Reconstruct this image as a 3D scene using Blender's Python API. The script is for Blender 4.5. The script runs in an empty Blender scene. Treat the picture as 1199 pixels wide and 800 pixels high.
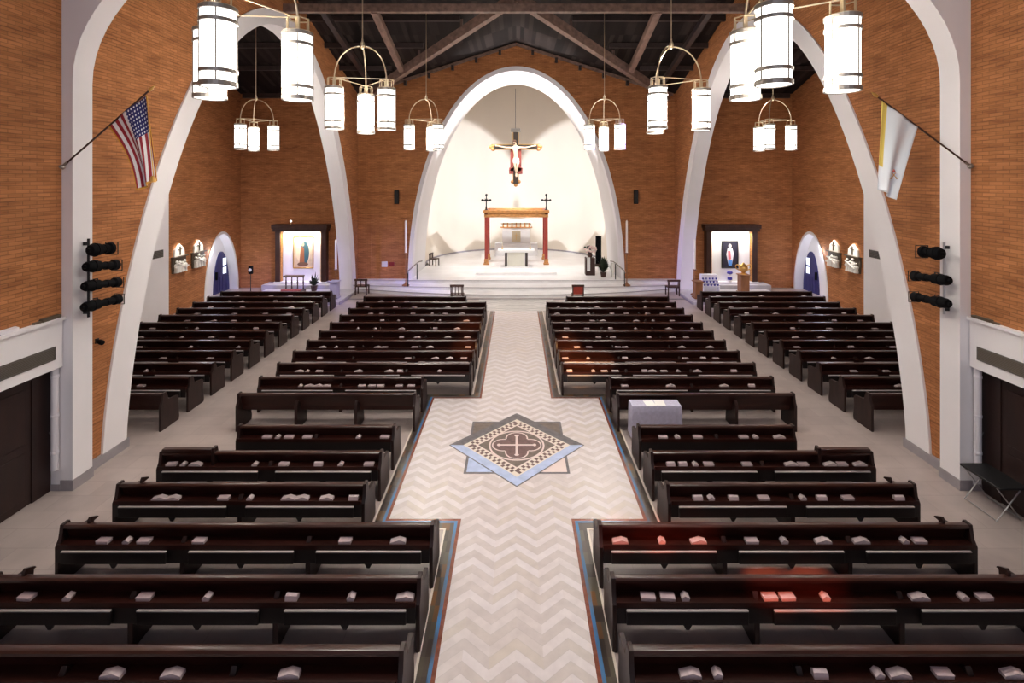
import bpy, bmesh, math, random
from mathutils import Vector, Matrix
from mathutils.geometry import tessellate_polygon
random.seed(7)
PI = math.pi
C = bpy.context.scene.collection
sc = bpy.context.scene

# ------------------------------------------------------------------ camera, world, light, exposure
F, CX, HY, EYE = 584.0, 604.5, 209.5, 6.0
cam_d = bpy.data.cameras.new('camera'); cam = bpy.data.objects.new('camera', cam_d); C.objects.link(cam)
cam.location = (0, 0, EYE); cam.rotation_euler = (PI/2, 0, 0)
cam_d.sensor_width = 36; cam_d.lens = F/1199*36
cam_d.shift_x = (599.5-CX)/1199; cam_d.shift_y = -(400-HY)/1199
cam_d.clip_end = 200
sc.camera = cam
sc.view_settings.view_transform = 'Standard'
try: sc.view_settings.look = 'None'
except Exception: pass
sc.view_settings.gamma = 1; sc.view_settings.use_curve_mapping = False
sc.view_settings.exposure = 0.36
w = bpy.data.worlds.new('world'); sc.world = w; w.use_nodes = True
w.node_tree.nodes['Background'].inputs[0].default_value = (0.80, 0.85, 1.0, 1)
w.node_tree.nodes['Background'].inputs[1].default_value = 0.35

def lamp(kind, name, loc, energy, color=(1, 1, 1), target=None, size=None, spot=None, blend=0.6, radius=None, size_y=None):
    d = bpy.data.lights.new(name, kind); d.energy = energy; d.color = color
    if kind == 'AREA':
        d.shape = 'RECTANGLE'; d.size = size; d.size_y = size_y or size
    elif radius is not None: d.shadow_soft_size = radius
    if kind == 'SPOT': d.spot_size = math.radians(spot); d.spot_blend = blend
    o = bpy.data.objects.new(name, d); C.objects.link(o); o.location = loc
    if target is not None:
        o.rotation_euler = (Vector(target)-Vector(loc)).to_track_quat('-Z', 'Y').to_euler()
    return o
# fill light added behind the camera, standing for loft window daylight
lamp('AREA', 'loft_fill', (0, -4.5, 9.5), 120, (0.86, 0.83, 1.0), (0, 14, 5), size=12, size_y=4)
# stained glass colour thrown on the pews and on the sanctuary steps
for x, y, e in ((1.5, 7.4, 4500), (2.1, 7.4, 8000), (2.7, 7.4, 5000), (3.3, 6.4, 6500), (3.9, 6.4, 6500)):
    lamp('SPOT', 'red_glass_glow', (-1.0, -3.5, 9.5), e, (1.0, 0.16, 0.045), (x, y, 0.76), spot=3.4, blend=1.0, radius=0.03)
for x, y, e in ((1.75, 13.9, 26000), (1.7, 14.9, 30000), (1.6, 15.9, 26000), (-1.6, 15.6, 16000), (2.4, 14.4, 20000), (-1.7, 18.0, 16000)):
    lamp('SPOT', 'amber_glass_glow', (-1.0, -3.5, 10.5), e, (1.0, 0.50, 0.16), (x, y, 0.74), spot=3.0, blend=1.0, radius=0.03)
lamp('SPOT', 'violet_glass_glow', (6.5, 19.0, 9.0), 9500, (0.32, 0.28, 1.0), (-8.3, 26.0, 0.3), spot=26, blend=1.0, radius=0.2)
lamp('SPOT', 'violet_glass_glow', (-6.5, 17.0, 9.0), 5000, (0.42, 0.36, 1.0), (10.5, 26.2, 0.3), spot=22, blend=1.0, radius=0.2)
lamp('SPOT', 'violet_glass_glow', (-3.0, 17.0, 9.0), 6000, (0.40, 0.34, 1.0), (-12.0, 26.2, 0.3), spot=22, blend=1.0, radius=0.2)
# sanctuary: spots behind the arch reveals washing the apse, plus added fill for vault, altar and steps
for s in (-1, 1):
    lamp('SPOT', 'apse_wash', (s*4.3, 30.2, 7.2), 3300, (0.92, 0.965, 1.05), (-s*4.2, 37.0, 5.5), spot=54, blend=0.25, radius=0.08)
    lamp('SPOT', 'vault_fill', (s*4.6, 29.2, 4.2), 2100, (1.0, 0.985, 0.97), (s*0.9, 28.9, 11.6), spot=60, blend=0.7, radius=0.12)  # added to whiten the underside of the vault
    lamp('SPOT', 'altar_fill', (s*2.6, 28.4, 10.4), 1350, (1.0, 0.985, 0.965), (-s*0.6, 33.0, 0.6), spot=76, blend=0.7, radius=0.2)  # added broad fill for the sanctuary floor and lower walls
lamp('SPOT', 'steps_fill', (0, 18.8, 11.8), 2000, (1.0, 0.97, 0.95), (0, 26.5, 0.3), spot=56, blend=0.9, radius=0.3)  # added fill over the steps, no fixture there
for s in (-1, 1):
    for y in (5.2, 9.8, 14.5, 19.5):
        lamp('SPOT', 'roof_fill', (s*4.4, y, 11.2), 300, (1.0, 0.94, 0.86), (s*4.4, y, 0), spot=120, blend=1.0, radius=0.4)  # added fill from the roof, no such fixtures in view
    lamp('SPOT', 'transept_fill', (s*11.8, 17.5, 10.8), 260, (1.0, 0.93, 0.85), (s*11.8, 17.5, 0), spot=130, blend=1.0, radius=0.4)  # added fill over the transept, no fixture in view
    lamp('SPOT', 'transept_fill', (s*11.8, 22.0, 10.0), 90, (1.0, 0.93, 0.85), (s*14.0, 24.0, 2), spot=130, blend=1.0, radius=0.4)  # second added fill, towards the outer wall
for y in (6.5, 11.5, 17.0):
    lamp('SPOT', 'roof_fill', (0, y, 12.2), 560, (1.0, 0.965, 0.95), (0, y, 0), spot=56, blend=1.0, radius=0.4)  # added fill along the centre aisle

# ------------------------------------------------------------------ materials
def mat(name, col, rough=0.6, metal=0.0, emit=None, estr=0, coat=0.0, spec=None, noise=None, bump=None):
    m = bpy.data.materials.new(name); m.use_nodes = True
    nt = m.node_tree; b = nt.nodes['Principled BSDF']
    b.inputs['Base Color'].default_value = (*col, 1); b.inputs['Roughness'].default_value = rough
    b.inputs['Metallic'].default_value = metal
    if coat: b.inputs['Coat Weight'].default_value = coat; b.inputs['Coat Roughness'].default_value = 0.25
    if spec is not None: b.inputs['Specular IOR Level'].default_value = spec
    if emit: b.inputs['Emission Color'].default_value = (*emit, 1); b.inputs['Emission Strength'].default_value = estr
    if noise:
        sx, sy, sz, amt = noise
        g = nt.nodes.new('ShaderNodeNewGeometry'); mp = nt.nodes.new('ShaderNodeVectorMath'); mp.operation = 'MULTIPLY'
        mp.inputs[1].default_value = (sx, sy, sz); nt.links.new(g.outputs['Position'], mp.inputs[0])
        n = nt.nodes.new('ShaderNodeTexNoise'); n.inputs['Scale'].default_value = 1; n.inputs['Detail'].default_value = 4
        nt.links.new(mp.outputs[0], n.inputs['Vector'])
        r = nt.nodes.new('ShaderNodeValToRGB')
        r.color_ramp.elements[0].position = .3; r.color_ramp.elements[1].position = .7
        r.color_ramp.elements[0].color = (*[c*(1-amt) for c in col], 1); r.color_ramp.elements[1].color = (*[min(1, c*(1+amt)) for c in col], 1)
        nt.links.new(n.outputs['Fac'], r.inputs[0]); nt.links.new(r.outputs[0], b.inputs['Base Color'])
    return m

class NB:
    """small node builder"""
    def __init__(s, m): s.nt = m.node_tree; s.b = s.nt.nodes['Principled BSDF']
    def pos(s):
        g = s.nt.nodes.new('ShaderNodeNewGeometry'); x = s.nt.nodes.new('ShaderNodeSeparateXYZ')
        s.nt.links.new(g.outputs['Position'], x.inputs[0]); return x.outputs
    def m(s, op, a, b=None, c=None):
        n = s.nt.nodes.new('ShaderNodeMath'); n.operation = op
        for i, v in enumerate((a, b, c)):
            if v is None: continue
            if isinstance(v, (int, float)): n.inputs[i].default_value = v
            else: s.nt.links.new(v, n.inputs[i])
        return n.outputs[0]
    def vec(s, x, y, z=0.0):
        n = s.nt.nodes.new('ShaderNodeCombineXYZ')
        for i, v in enumerate((x, y, z)):
            if isinstance(v, (int, float)): n.inputs[i].default_value = v
            else: s.nt.links.new(v, n.inputs[i])
        return n.outputs[0]
    def white(s, v):
        n = s.nt.nodes.new('ShaderNodeTexWhiteNoise'); n.noise_dimensions = '3D'; s.nt.links.new(v, n.inputs['Vector']); return n.outputs['Value']
    def noise(s, v, scale, detail=3):
        n = s.nt.nodes.new('ShaderNodeTexNoise'); n.inputs['Scale'].default_value = scale; n.inputs['Detail'].default_value = detail
        if v is not None: s.nt.links.new(v, n.inputs['Vector'])
        return n.outputs['Fac']
    def ramp(s, f, stops, const=False):
        n = s.nt.nodes.new('ShaderNodeValToRGB'); r = n.color_ramp
        if const: r.interpolation = 'CONSTANT'
        while len(r.elements) < len(stops): r.elements.new(0.5)
        for e, (p, c) in zip(r.elements, stops): e.position = p; e.color = (*c, 1)
        s.nt.links.new(f, n.inputs[0]); return n.outputs[0]
    def mix(s, f, a, b, mode='MIX'):
        n = s.nt.nodes.new('ShaderNodeMix'); n.data_type = 'RGBA'; n.blend_type = mode
        for i, v in ((0, f), (6, a), (7, b)):
            if isinstance(v, (int, float)): n.inputs[i].default_value = v
            elif isinstance(v, tuple): n.inputs[i].default_value = (*v, 1)
            else: s.nt.links.new(v, n.inputs[i])
        return n.outputs[2]
    def color(s, c): s.nt.links.new(c, s.b.inputs['Base Color'])
    def bump(s, h, st=0.3, dist=0.01):
        n = s.nt.nodes.new('ShaderNodeBump'); n.inputs['Strength'].default_value = st; n.inputs['Distance'].default_value = dist
        s.nt.links.new(h, n.inputs['Height']); s.nt.links.new(n.outputs[0], s.b.inputs['Normal'])

def brick_mat(name, axis):
    m = mat(name, (.4, .15, .05), 0.85); n = NB(m); p = n.pos()
    v = n.vec(p[axis], p[2], 0.0)
    t = n.nt.nodes.new('ShaderNodeTexBrick'); n.nt.links.new(v, t.inputs['Vector'])
    t.inputs['Scale'].default_value = 1; t.inputs['Brick Width'].default_value = .26; t.inputs['Row Height'].default_value = .070
    t.inputs['Mortar Size'].default_value = .009; t.inputs['Mortar Smooth'].default_value = .5; t.inputs['Bias'].default_value = 0
    t.inputs['Color1'].default_value = (.52, .215, .078, 1); t.inputs['Color2'].default_value = (.40, .155, .052, 1); t.inputs['Mortar'].default_value = (.29, .118, .044, 1)
    big = n.noise(n.vec(n.m('MULTIPLY', p[axis], .6), n.m('MULTIPLY', p[2], 3.2)), 1.0)
    shade = n.ramp(big, [(.3, (.80, .76, .74)), (.7, (1.12, 1.1, 1.1))])
    stk = n.noise(n.vec(n.m('MULTIPLY', p[axis], 1.7), n.m('MULTIPLY', p[2], 22.0)), 1.0, 2)
    shade2 = n.ramp(stk, [(.36, (.76, .73, .70)), (.46, (1.0, 1.0, 1.0)), (.7, (1.08, 1.08, 1.08))])
    n.color(n.mix(1.0, n.mix(1.0, t.outputs['Color'], shade, 'MULTIPLY'), shade2, 'MULTIPLY'))
    n.bump(t.outputs['Fac'], 0.35, -0.012)
    return m
M = {}
M['brick_side'] = brick_mat('brick_side', 1); M['brick_end'] = brick_mat('brick_end', 0)
M['plaster'] = mat('plaster', (.89, .86, .885), .75, noise=(.7, .7, .7, .03))
M['white'] = mat('white_plaster', (.82, .80, .80), .7, noise=(.5, .5, .5, .02))
M['apse'] = mat('apse_plaster', (.78, .70, .60), .8, noise=(.6, .6, .25, .03))
M['base_stone'] = mat('baseboard_stone', (.33, .30, .32), .5, noise=(3, 3, 3, .1))
M['deck'] = mat('roof_boards', (.055, .036, .032), .7, spec=.2)
n = NB(M['deck']); p = n.pos()
brd = n.m('FLOOR', n.m('MULTIPLY', p[0], 5.0)); rnd = n.white(n.vec(brd, n.m('FLOOR', n.m('MULTIPLY', p[1], .45)), 0.0))
n.color(n.ramp(rnd, [(0, (.007, .005, .0045)), (.6, (.015, .010, .0095)), (1, (.042, .030, .028))]))
M['timber'] = mat('roof_timber', (.20, .125, .10), .5, noise=(6, 2, 6, .35))
M['timber_dark'] = mat('roof_timber_dark', (.030, .018, .017), .5, noise=(6, 2, 6, .3))
M['pew'] = mat('pew_wood', (.027, .0066, .0045), .42, spec=.3, noise=(2.0, 9, 9, .4))
M['pew_rail'] = mat('pew_rail_wood', (.034, .011, .0085), .28, coat=.2, noise=(2, 9, 9, .35))
M['pew_end'] = mat('pew_end_wood', (.022, .009, .0075), .42, spec=.35, noise=(8, 8, 2, .4))
M['pad'] = mat('kneeler_vinyl', (.46, .40, .40), .55)
M['kneeler'] = mat('kneeler_wood', (.007, .004, .004), .5)
M['paper'] = mat('missal_paper', (.62, .50, .51), .8, noise=(30, 30, 30, .08))
M['paper_cover'] = mat('missal_cover', (.55, .42, .44), .7)
M['walnut'] = mat('walnut', (.050, .019, .012), .45, noise=(5, 5, 1.5, .3))
M['oak'] = mat('brown_oak', (.28, .12, .045), .45, noise=(4, 4, 1.2, .25))
M['redwood'] = mat('red_lacquer_wood', (.33, .045, .03), .4, noise=(6, 6, 2, .2))
M['gilt'] = mat('gilt_wood', (.55, .25, .08), .4, .2, noise=(5, 5, 12, .25))
M['gold'] = mat('gold', (.80, .48, .14), .28, .9)
M['brass'] = mat('brass', (.72, .60, .42), .3, .85)
M['bronze'] = mat('bronze_band', (.30, .27, .24), .4, .6)
M['steel'] = mat('steel', (.55, .55, .57), .3, .9)
M['iron'] = mat('black_iron', (.018, .017, .018), .5, .4)
M['black'] = mat('black_housing', (.003, .003, .004), .7, spec=.12)
M['lens'] = mat('lens_glass', (.06, .07, .12), .1)
M['glow'] = mat('lantern_glass', (.95, .94, .9), .4, emit=(1.0, .97, .92), estr=2.3)
M['marble'] = mat('white_marble', (.80, .775, .77), .28, noise=(1.2, 2.2, 3, .07))
M['step'] = mat('grey_step_marble', (.52, .49, .53), .35, noise=(2, 2, 2, .08))
M['cream'] = mat('cream_stone', (.80, .77, .66), .5, noise=(2, 2, 2, .05))
M['cloth'] = mat('white_linen', (.50, .48, .62), .85, noise=(14, 14, 14, .10))
M['skin'] = mat('painted_flesh', (.80, .58, .40), .5)
M['hair'] = mat('painted_hair', (.10, .04, .02), .6)
M['loin'] = mat('painted_loincloth', (.84, .82, .80), .6)
M['rededge'] = mat('cross_red', (.42, .10, .08), .5)
M['darkcross'] = mat('cross_dark', (.045, .03, .022), .45)
M['door_brown'] = mat('door_wood', (.020, .007, .0055), .5, noise=(6, 6, 1, .35))
M['grille'] = mat('grille_metal', (.16, .145, .135), .5, .3)
M['blue_lit_wood'] = mat('blue_lit_wood', (.030, .030, .13), .45, noise=(3, 3, 1, .15))  # dark wood, the blue light on it put into the base colour
M['pane'] = mat('window_pane', (.8, .85, .95), .15, emit=(.85, .9, 1.0), estr=.8)
M['leaf'] = mat('dark_leaves', (.020, .030, .014), .6)
M['petal'] = mat('pale_petals', (.75, .55, .52), .7)
M['blue_glass'] = mat('blue_glass', (.06, .05, .30), .15)
M['candle'] = mat('candle_wax', (.86, .80, .68), .5)
M['relief'] = mat('relief_plaster', (.82, .79, .74), .6)
M['relief_dark'] = mat('relief_dark', (.10, .075, .05), .6)
M['red_box'] = mat('alarm_red', (.25, .02, .02), .5)
M['pvc'] = mat('white_pvc', (.78, .75, .80), .4)
M['grey_plinth'] = mat('grey_plinth', (.40, .37, .42), .6)
M['red_inlay'] = mat('red_marble', (.21, .065, .040), .25, noise=(9, 9, 9, .3))
M['blue_inlay'] = mat('blue_marble', (.085, .20, .38), .25, noise=(2.2, 1.1, 2, .55))
n = NB(M['blue_inlay']); p = n.pos()
n.color(n.ramp(n.noise(n.vec(n.m('MULTIPLY', p[0], 2.0), n.m('MULTIPLY', p[1], 1.3), 0.0), 1.0, 4), [(.36, (.13, .125, .13)), (.47, (.10, .17, .28)), (.62, (.07, .22, .46))]))
M['tile_inlay'] = mat('brown_tile', (.07, .05, .04), .3)
n = NB(M['tile_inlay']); p = n.pos()
cell = n.white(n.vec(n.m('FLOOR', n.m('MULTIPLY', p[0], 7)), n.m('FLOOR', n.m('MULTIPLY', p[1], 4)), 0.0))
n.color(n.ramp(cell, [(0, (.040, .028, .024)), (.5, (.085, .065, .055)), (.8, (.10, .085, .06)), (.93, (.16, .075, .03))]))
M['grey_inlay'] = mat('grey_marble', (.12, .108, .115), .3, noise=(8, 8, 8, .3))
M['lightblue_inlay'] = mat('pale_blue_marble', (.44, .52, .74), .25, noise=(5, 5, 5, .12))
M['maroon_inlay'] = mat('maroon_marble', (.135, .070, .066), .3, noise=(9, 9, 9, .3))
M['brown_inlay'] = mat('brown_marble', (.14, .105, .085), .3, noise=(8, 8, 8, .3))
M['pink_inlay'] = mat('pink_marble', (.74, .60, .57), .3)
M['cream_inlay'] = mat('cream_marble', (.72, .64, .56), .3)
M['check_inlay'] = mat('checker_marble', (.7, .6, .5), .3)
M['scroll'] = mat('scroll_inlay', (.5, .48, .46), .3)
n = NB(M['scroll']); p = n.pos()
wv = n.nt.nodes.new('ShaderNodeTexWave'); wv.wave_type = 'RINGS'; wv.inputs['Scale'].default_value = 1.4; wv.inputs['Distortion'].default_value = 5; wv.inputs['Detail'].default_value = 2
n.nt.links.new(n.vec(n.m('MULTIPLY', n.m('ABSOLUTE', p[0]), 1.0), n.m('MULTIPLY', n.m('ABSOLUTE', n.m('SUBTRACT', p[1], 23.7)), 1.0)), wv.inputs['Vector'])
n.color(n.ramp(wv.outputs['Fac'], [(0, (.25, .235, .23)), (.55, (.55, .53, .50)), (1, (.68, .66, .64))]))
# stone slabs of the side aisles
M['floor'] = mat('floor_slabs', (.36, .31, .29), .30)
n = NB(M['floor']); p = n.pos()
t = n.nt.nodes.new('ShaderNodeTexBrick'); n.nt.links.new(n.vec(p[0], p[1], 0.0), t.inputs['Vector'])
t.inputs['Scale'].default_value = 1; t.inputs['Brick Width'].default_value = .9; t.inputs['Row Height'].default_value = .45; t.inputs['Mortar Size'].default_value = .006
t.inputs['Color1'].default_value = (.47, .395, .37, 1); t.inputs['Color2'].default_value = (.42, .35, .33, 1); t.inputs['Mortar'].default_value = (.38, .315, .29, 1)
nz = n.ramp(n.noise(n.vec(p[0], p[1], 0.0), 1.6, 5), [(.3, (.86, .85, .85)), (.7, (1.06, 1.05, 1.05))])
n.color(n.mix(1.0, t.outputs['Color'], nz, 'MULTIPLY'))
# chevron paving
M['chevron'] = mat('chevron_marble', (.6, .55, .54), .32)
n = NB(M['chevron']); p = n.pos()
PER = .675
xs = n.m('DIVIDE', p[0], PER); fr = n.m('SUBTRACT', xs, n.m('ROUND', xs)); dist = n.m('MULTIPLY', n.m('ABSOLUTE', fr), PER)
tt = n.m('ADD', p[1], n.m('MULTIPLY', dist, .80))
band = n.m('FLOOR', n.m('DIVIDE', tt, .155)); fin = n.m('FRACT', n.m('DIVIDE', tt, .155))
colm = n.m('FLOOR', n.m('MULTIPLY', xs, 2.0))
r1 = n.white(n.vec(band, 3.0, 0.0)); r2 = n.white(n.vec(band, colm, 5.0))
alt = n.m('MULTIPLY', n.m('FRACT', n.m('MULTIPLY', band, .5)), 2.0)
f = n.m('ADD', n.m('ADD', n.m('MULTIPLY', r1, .22), n.m('MULTIPLY', alt, .50)), n.m('MULTIPLY', r2, .30))
col = n.ramp(f, [(0, (.70, .65, .67)), (.3, (.68, .615, .615)), (.5, (.615, .545, .53)), (.72, (.575, .505, .495)), (1, (.60, .525, .47))])
vein = n.ramp(n.noise(n.vec(p[0], p[1], 0.0), 6, 6), [(.3, (.90, .89, .90)), (.65, (1.03, 1.03, 1.03))])
col = n.mix(1.0, col, vein, 'MULTIPLY')
edge = n.m('LESS_THAN', n.m('MINIMUM', fin, n.m('SUBTRACT', 1.0, fin)), .035)
n.color(n.mix(n.m('MULTIPLY', edge, .35), col, (.40, .36, .35)))

# ------------------------------------------------------------------ mesh helpers
class MB:
    def __init__(s): s.bm = bmesh.new()
    def _new(s, faces, smooth):
        for f in faces: f.smooth = smooth
    def box(s, x0, x1, y0, y1, z0, z1, bev=0):
        v = [s.bm.verts.new(c) for c in ((x0,y0,z0),(x1,y0,z0),(x1,y1,z0),(x0,y1,z0),(x0,y0,z1),(x1,y0,z1),(x1,y1,z1),(x0,y1,z1))]
        fs = [s.bm.faces.new([v[i] for i in q]) for q in ((0,3,2,1),(4,5,6,7),(0,1,5,4),(1,2,6,5),(2,3,7,6),(3,0,4,7))]
        if bev:
            es = list({e for f in fs for e in f.edges})
            bmesh.ops.bevel(s.bm, geom=es, offset=bev, segments=1, affect='EDGES')
        return s
    def prism(s, pts, axis, a, b, bev=0):
        """pts: 2-D outline in the two other axes (in x,y,z order), extruded along axis from a to b"""
        def put(p, t):
            return {'x': (t, p[0], p[1]), 'y': (p[0], t, p[1]), 'z': (p[0], p[1], t)}[axis]
        lo = [s.bm.verts.new(put(p, a)) for p in pts]; hi = [s.bm.verts.new(put(p, b)) for p in pts]
        n_ = len(pts)
        if bev: fs = [s.bm.faces.new(lo), s.bm.faces.new(hi[::-1])]
        else:
            fs = []
            for t in tessellate_polygon([[Vector((p[0], p[1], 0)) for p in pts]]):
                s.bm.faces.new([lo[i] for i in t]); s.bm.faces.new([hi[i] for i in t][::-1])
        for i in range(n_):
            j = (i+1) % n_; fs.append(s.bm.faces.new((lo[i], hi[i], hi[j], lo[j])))
        if bev:
            es = list({e for f in fs[:2] for e in f.edges})
            r = bmesh.ops.bevel(s.bm, geom=es, offset=bev, segments=1, affect='EDGES')
        return s
    def bar(s, p, q, wd, ht, up=(0, 0, 1)):
        p = Vector(p); q = Vector(q); d = (q-p).normalized(); u = Vector(up); r = d.cross(u).normalized(); u = r.cross(d)
        v = []
        for c in (p, q):
            for a, b in ((-1,-1),(1,-1),(1,1),(-1,1)): v.append(s.bm.verts.new(c + r*(a*wd/2) + u*(b*ht/2)))
        for q_ in ((0,1,2,3),(7,6,5,4),(0,4,5,1),(1,5,6,2),(2,6,7,3),(3,7,4,0)): s.bm.faces.new([v[i] for i in q_])
        return s
    def tube(s, pts, r, seg=8, caps=True):
        pts = [Vector(p) for p in pts]; rs = r if isinstance(r, (list, tuple)) else [r]*len(pts)
        rings = []; up = None
        for i, p in enumerate(pts):
            d = ((pts[i+1] if i+1 < len(pts) else p) - (pts[i-1] if i else p)).normalized()
            a = up if up is not None and abs(d.dot(up)) < .98 else (Vector((0,0,1)) if abs(d.z) < .9 else Vector((1,0,0)))
            e1 = (a - d*a.dot(d)).normalized(); e2 = d.cross(e1); up = e1
            rings.append([s.bm.verts.new(p + (e1*math.cos(t) + e2*math.sin(t))*rs[i]) for t in (2*PI*k/seg for k in range(seg))])
        for a, b in zip(rings, rings[1:]):
            for k in range(seg):
                f = s.bm.faces.new((a[k], a[(k+1) % seg], b[(k+1) % seg], b[k])); f.smooth = True
        if caps: s.bm.faces.new(rings[0][::-1]); s.bm.faces.new(rings[-1])
        return s
    def lathe(s, prof, c=(0, 0, 0), seg=20, d=(0, 0, 1)):
        """prof: list of (radius, height) along direction d from c"""
        q = Vector((0, 0, 1)).rotation_difference(Vector(d).normalized()); c = Vector(c); rings = []
        for r, h in prof:
            rings.append([s.bm.verts.new(c + q @ Vector((max(r, 1e-4)*math.cos(2*PI*k/seg), max(r, 1e-4)*math.sin(2*PI*k/seg), h))) for k in range(seg)])
        for a, b in zip(rings, rings[1:]):
            for k in range(seg):
                f = s.bm.faces.new((a[k], a[(k+1) % seg], b[(k+1) % seg], b[k])); f.smooth = True
        s.bm.faces.new(rings[0][::-1]); s.bm.faces.new(rings[-1])
        return s
    def ball(s, c, r, seg=10):
        r = r if isinstance(r, (list, tuple)) else (r, r, r)
        bmesh.ops.create_icosphere(s.bm, subdivisions=2, radius=1, matrix=Matrix.Translation(c) @ Matrix.Diagonal((*r, 1)))
        return s
    def flat(s, pts, z, th=.004):
        return s.prism(pts, 'z', z-th, z)
    def build(s, name, m, parent=None, smooth_angle=None):
        bmesh.ops.recalc_face_normals(s.bm, faces=s.bm.faces[:])
        me = bpy.data.meshes.new(name); s.bm.to_mesh(me); s.bm.free()
        me.set_sharp_from_angle(angle=math.radians(38))
        for k in (m if isinstance(m, list) else [m]): me.materials.append(k)
        o = bpy.data.objects.new(name, me); C.objects.link(o)
        if parent: o.parent = parent
        return o

def tag(o, label, cat, group=None, kind=None):
    o['label'] = label; o['category'] = cat
    if group: o['group'] = group
    if kind: o['kind'] = kind
    return o
def thing(name, label, cat, loc=(0, 0, 0), rz=0, group=None):
    o = bpy.data.objects.new(name, None); C.objects.link(o); o.location = loc; o.rotation_euler = (0, 0, rz)
    o.empty_display_size = .2
    return tag(o, label, cat, group)
def struct(mb, name, m, label, cat):
    return tag(mb.build(name, m), label, cat, kind='structure')
def dup(root, loc, label, rz=None, group=None):
    r = root.copy(); C.objects.link(r); r.location = loc
    if rz is not None: r.rotation_euler = (0, 0, rz)
    r['label'] = label
    if group: r['group'] = group
    for ch in list(root.children):
        c = ch.copy(); C.objects.link(c); c.parent = r
        for g in ch.children:
            d = g.copy(); C.objects.link(d); d.parent = c
    return r
SIDE = {-1: 'striped-flag', 1: 'pale-flag'}
SN = {-1: 'left', 1: 'right'}
ORD = ['first', 'second', 'third', 'fourth', 'fifth', 'sixth', 'seventh', 'eighth', 'ninth', 'tenth', 'eleventh', 'twelfth', 'thirteenth',
       'fourteenth', 'fifteenth', 'sixteenth', 'seventeenth', 'eighteenth']

# ------------------------------------------------------------------ the setting
WX, YB, TX, YP = 8.75, 27.5, 15.2, 9.6          # nave wall, end wall, transept outer wall, near face of the pier
RIDGE_Y, ZR, SL = 18.8, 13.53, .325
def roofz(x): return ZR - SL*abs(x)
ZE = roofz(WX)
# floor
struct(MB().box(-16.5, 16.5, -6, 41, -.3, 0), 'floor', M['floor'], 'beige stone slab floor of the church', 'floor')
# chevron marble of the centre aisle, cross shaped
A0, A1, A2 = .97, 2.24, .95
ch = [(-A0, -2), (A0, -2), (A0, 8.79), (A1, 8.79), (A1, 13.62), (A2, 13.62), (A2, 22.6), (-A2, 22.6), (-A2, 13.62), (-A1, 13.62), (-A1, 8.79), (-A0, 8.79)]
struct(MB().prism(ch, 'z', -.05, .006), 'floor_aisle', M['chevron'], 'pale chevron marble paving of the centre aisle', 'floor')
def offset_path(s, d):
    return [(s*(A0+d), -2), (s*(A0+d), 8.79-d), (s*(A1+d), 8.79-d), (s*(A1+d), 13.62+d), (s*(A2+d), 13.62+d), (s*(A2+d), 22.6)]
k = 1
for s in (-1, 1):
    for d0, d1, mm, nm in ((0, .055, 'red_inlay', 'red'), (.055, .105, 'blue_inlay', 'blue'), (.105, .235, 'tile_inlay', 'brown tile'), (.235, .30, 'cream_inlay', 'cream')):
        if nm == 'cream': d1 = .27
        a = offset_path(s, d0); b = offset_path(s, d1)
        mb = MB()
        mb_far = MB()
        for i in range(len(a)-1):
            (mb if i < 3 else mb_far).prism([a[i], a[i+1], b[i+1], b[i]], 'z', -.04, .007)
        struct(mb_far, 'trim_%d' % k, M['grey_inlay' if nm == 'blue' else mm], '%s inlay strip edging the far aisle on the %s side' % ('grey' if nm == 'blue' else nm, SIDE[s]), 'floor trim'); k += 1
        struct(mb, 'trim_%d' % k, M[mm], '%s inlay strip edging the chevron aisle on the %s side' % (nm, SIDE[s]), 'floor trim'); k += 1
struct(MB().box(-1.85, 1.85, 22.6, 24.8, -.04, .007), 'trim_%d' % k, M['scroll'], 'grey scroll inlay panel before the altar steps', 'floor trim'); k += 1
struct(MB().box(-9.0, 9.0, 24.8, 24.98, -.04, .007), 'trim_%d' % k, M['grey_inlay'], 'dark grey line along the foot of the altar steps', 'floor trim'); k += 1

def arch_half(base, zc, ex, n_=40, z0=0.0):
    """half arch outline: list of (offset, z) from the foot to the apex; super-elliptic like the photograph's"""
    out = []
    for i in range(n_+1):
        a = i/n_*PI/2
        z = zc*math.sin(a)
        d = base*max(0, 1-(z/zc)**ex)**.5
        if z >= z0: out.append((d, z))
    return out
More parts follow.
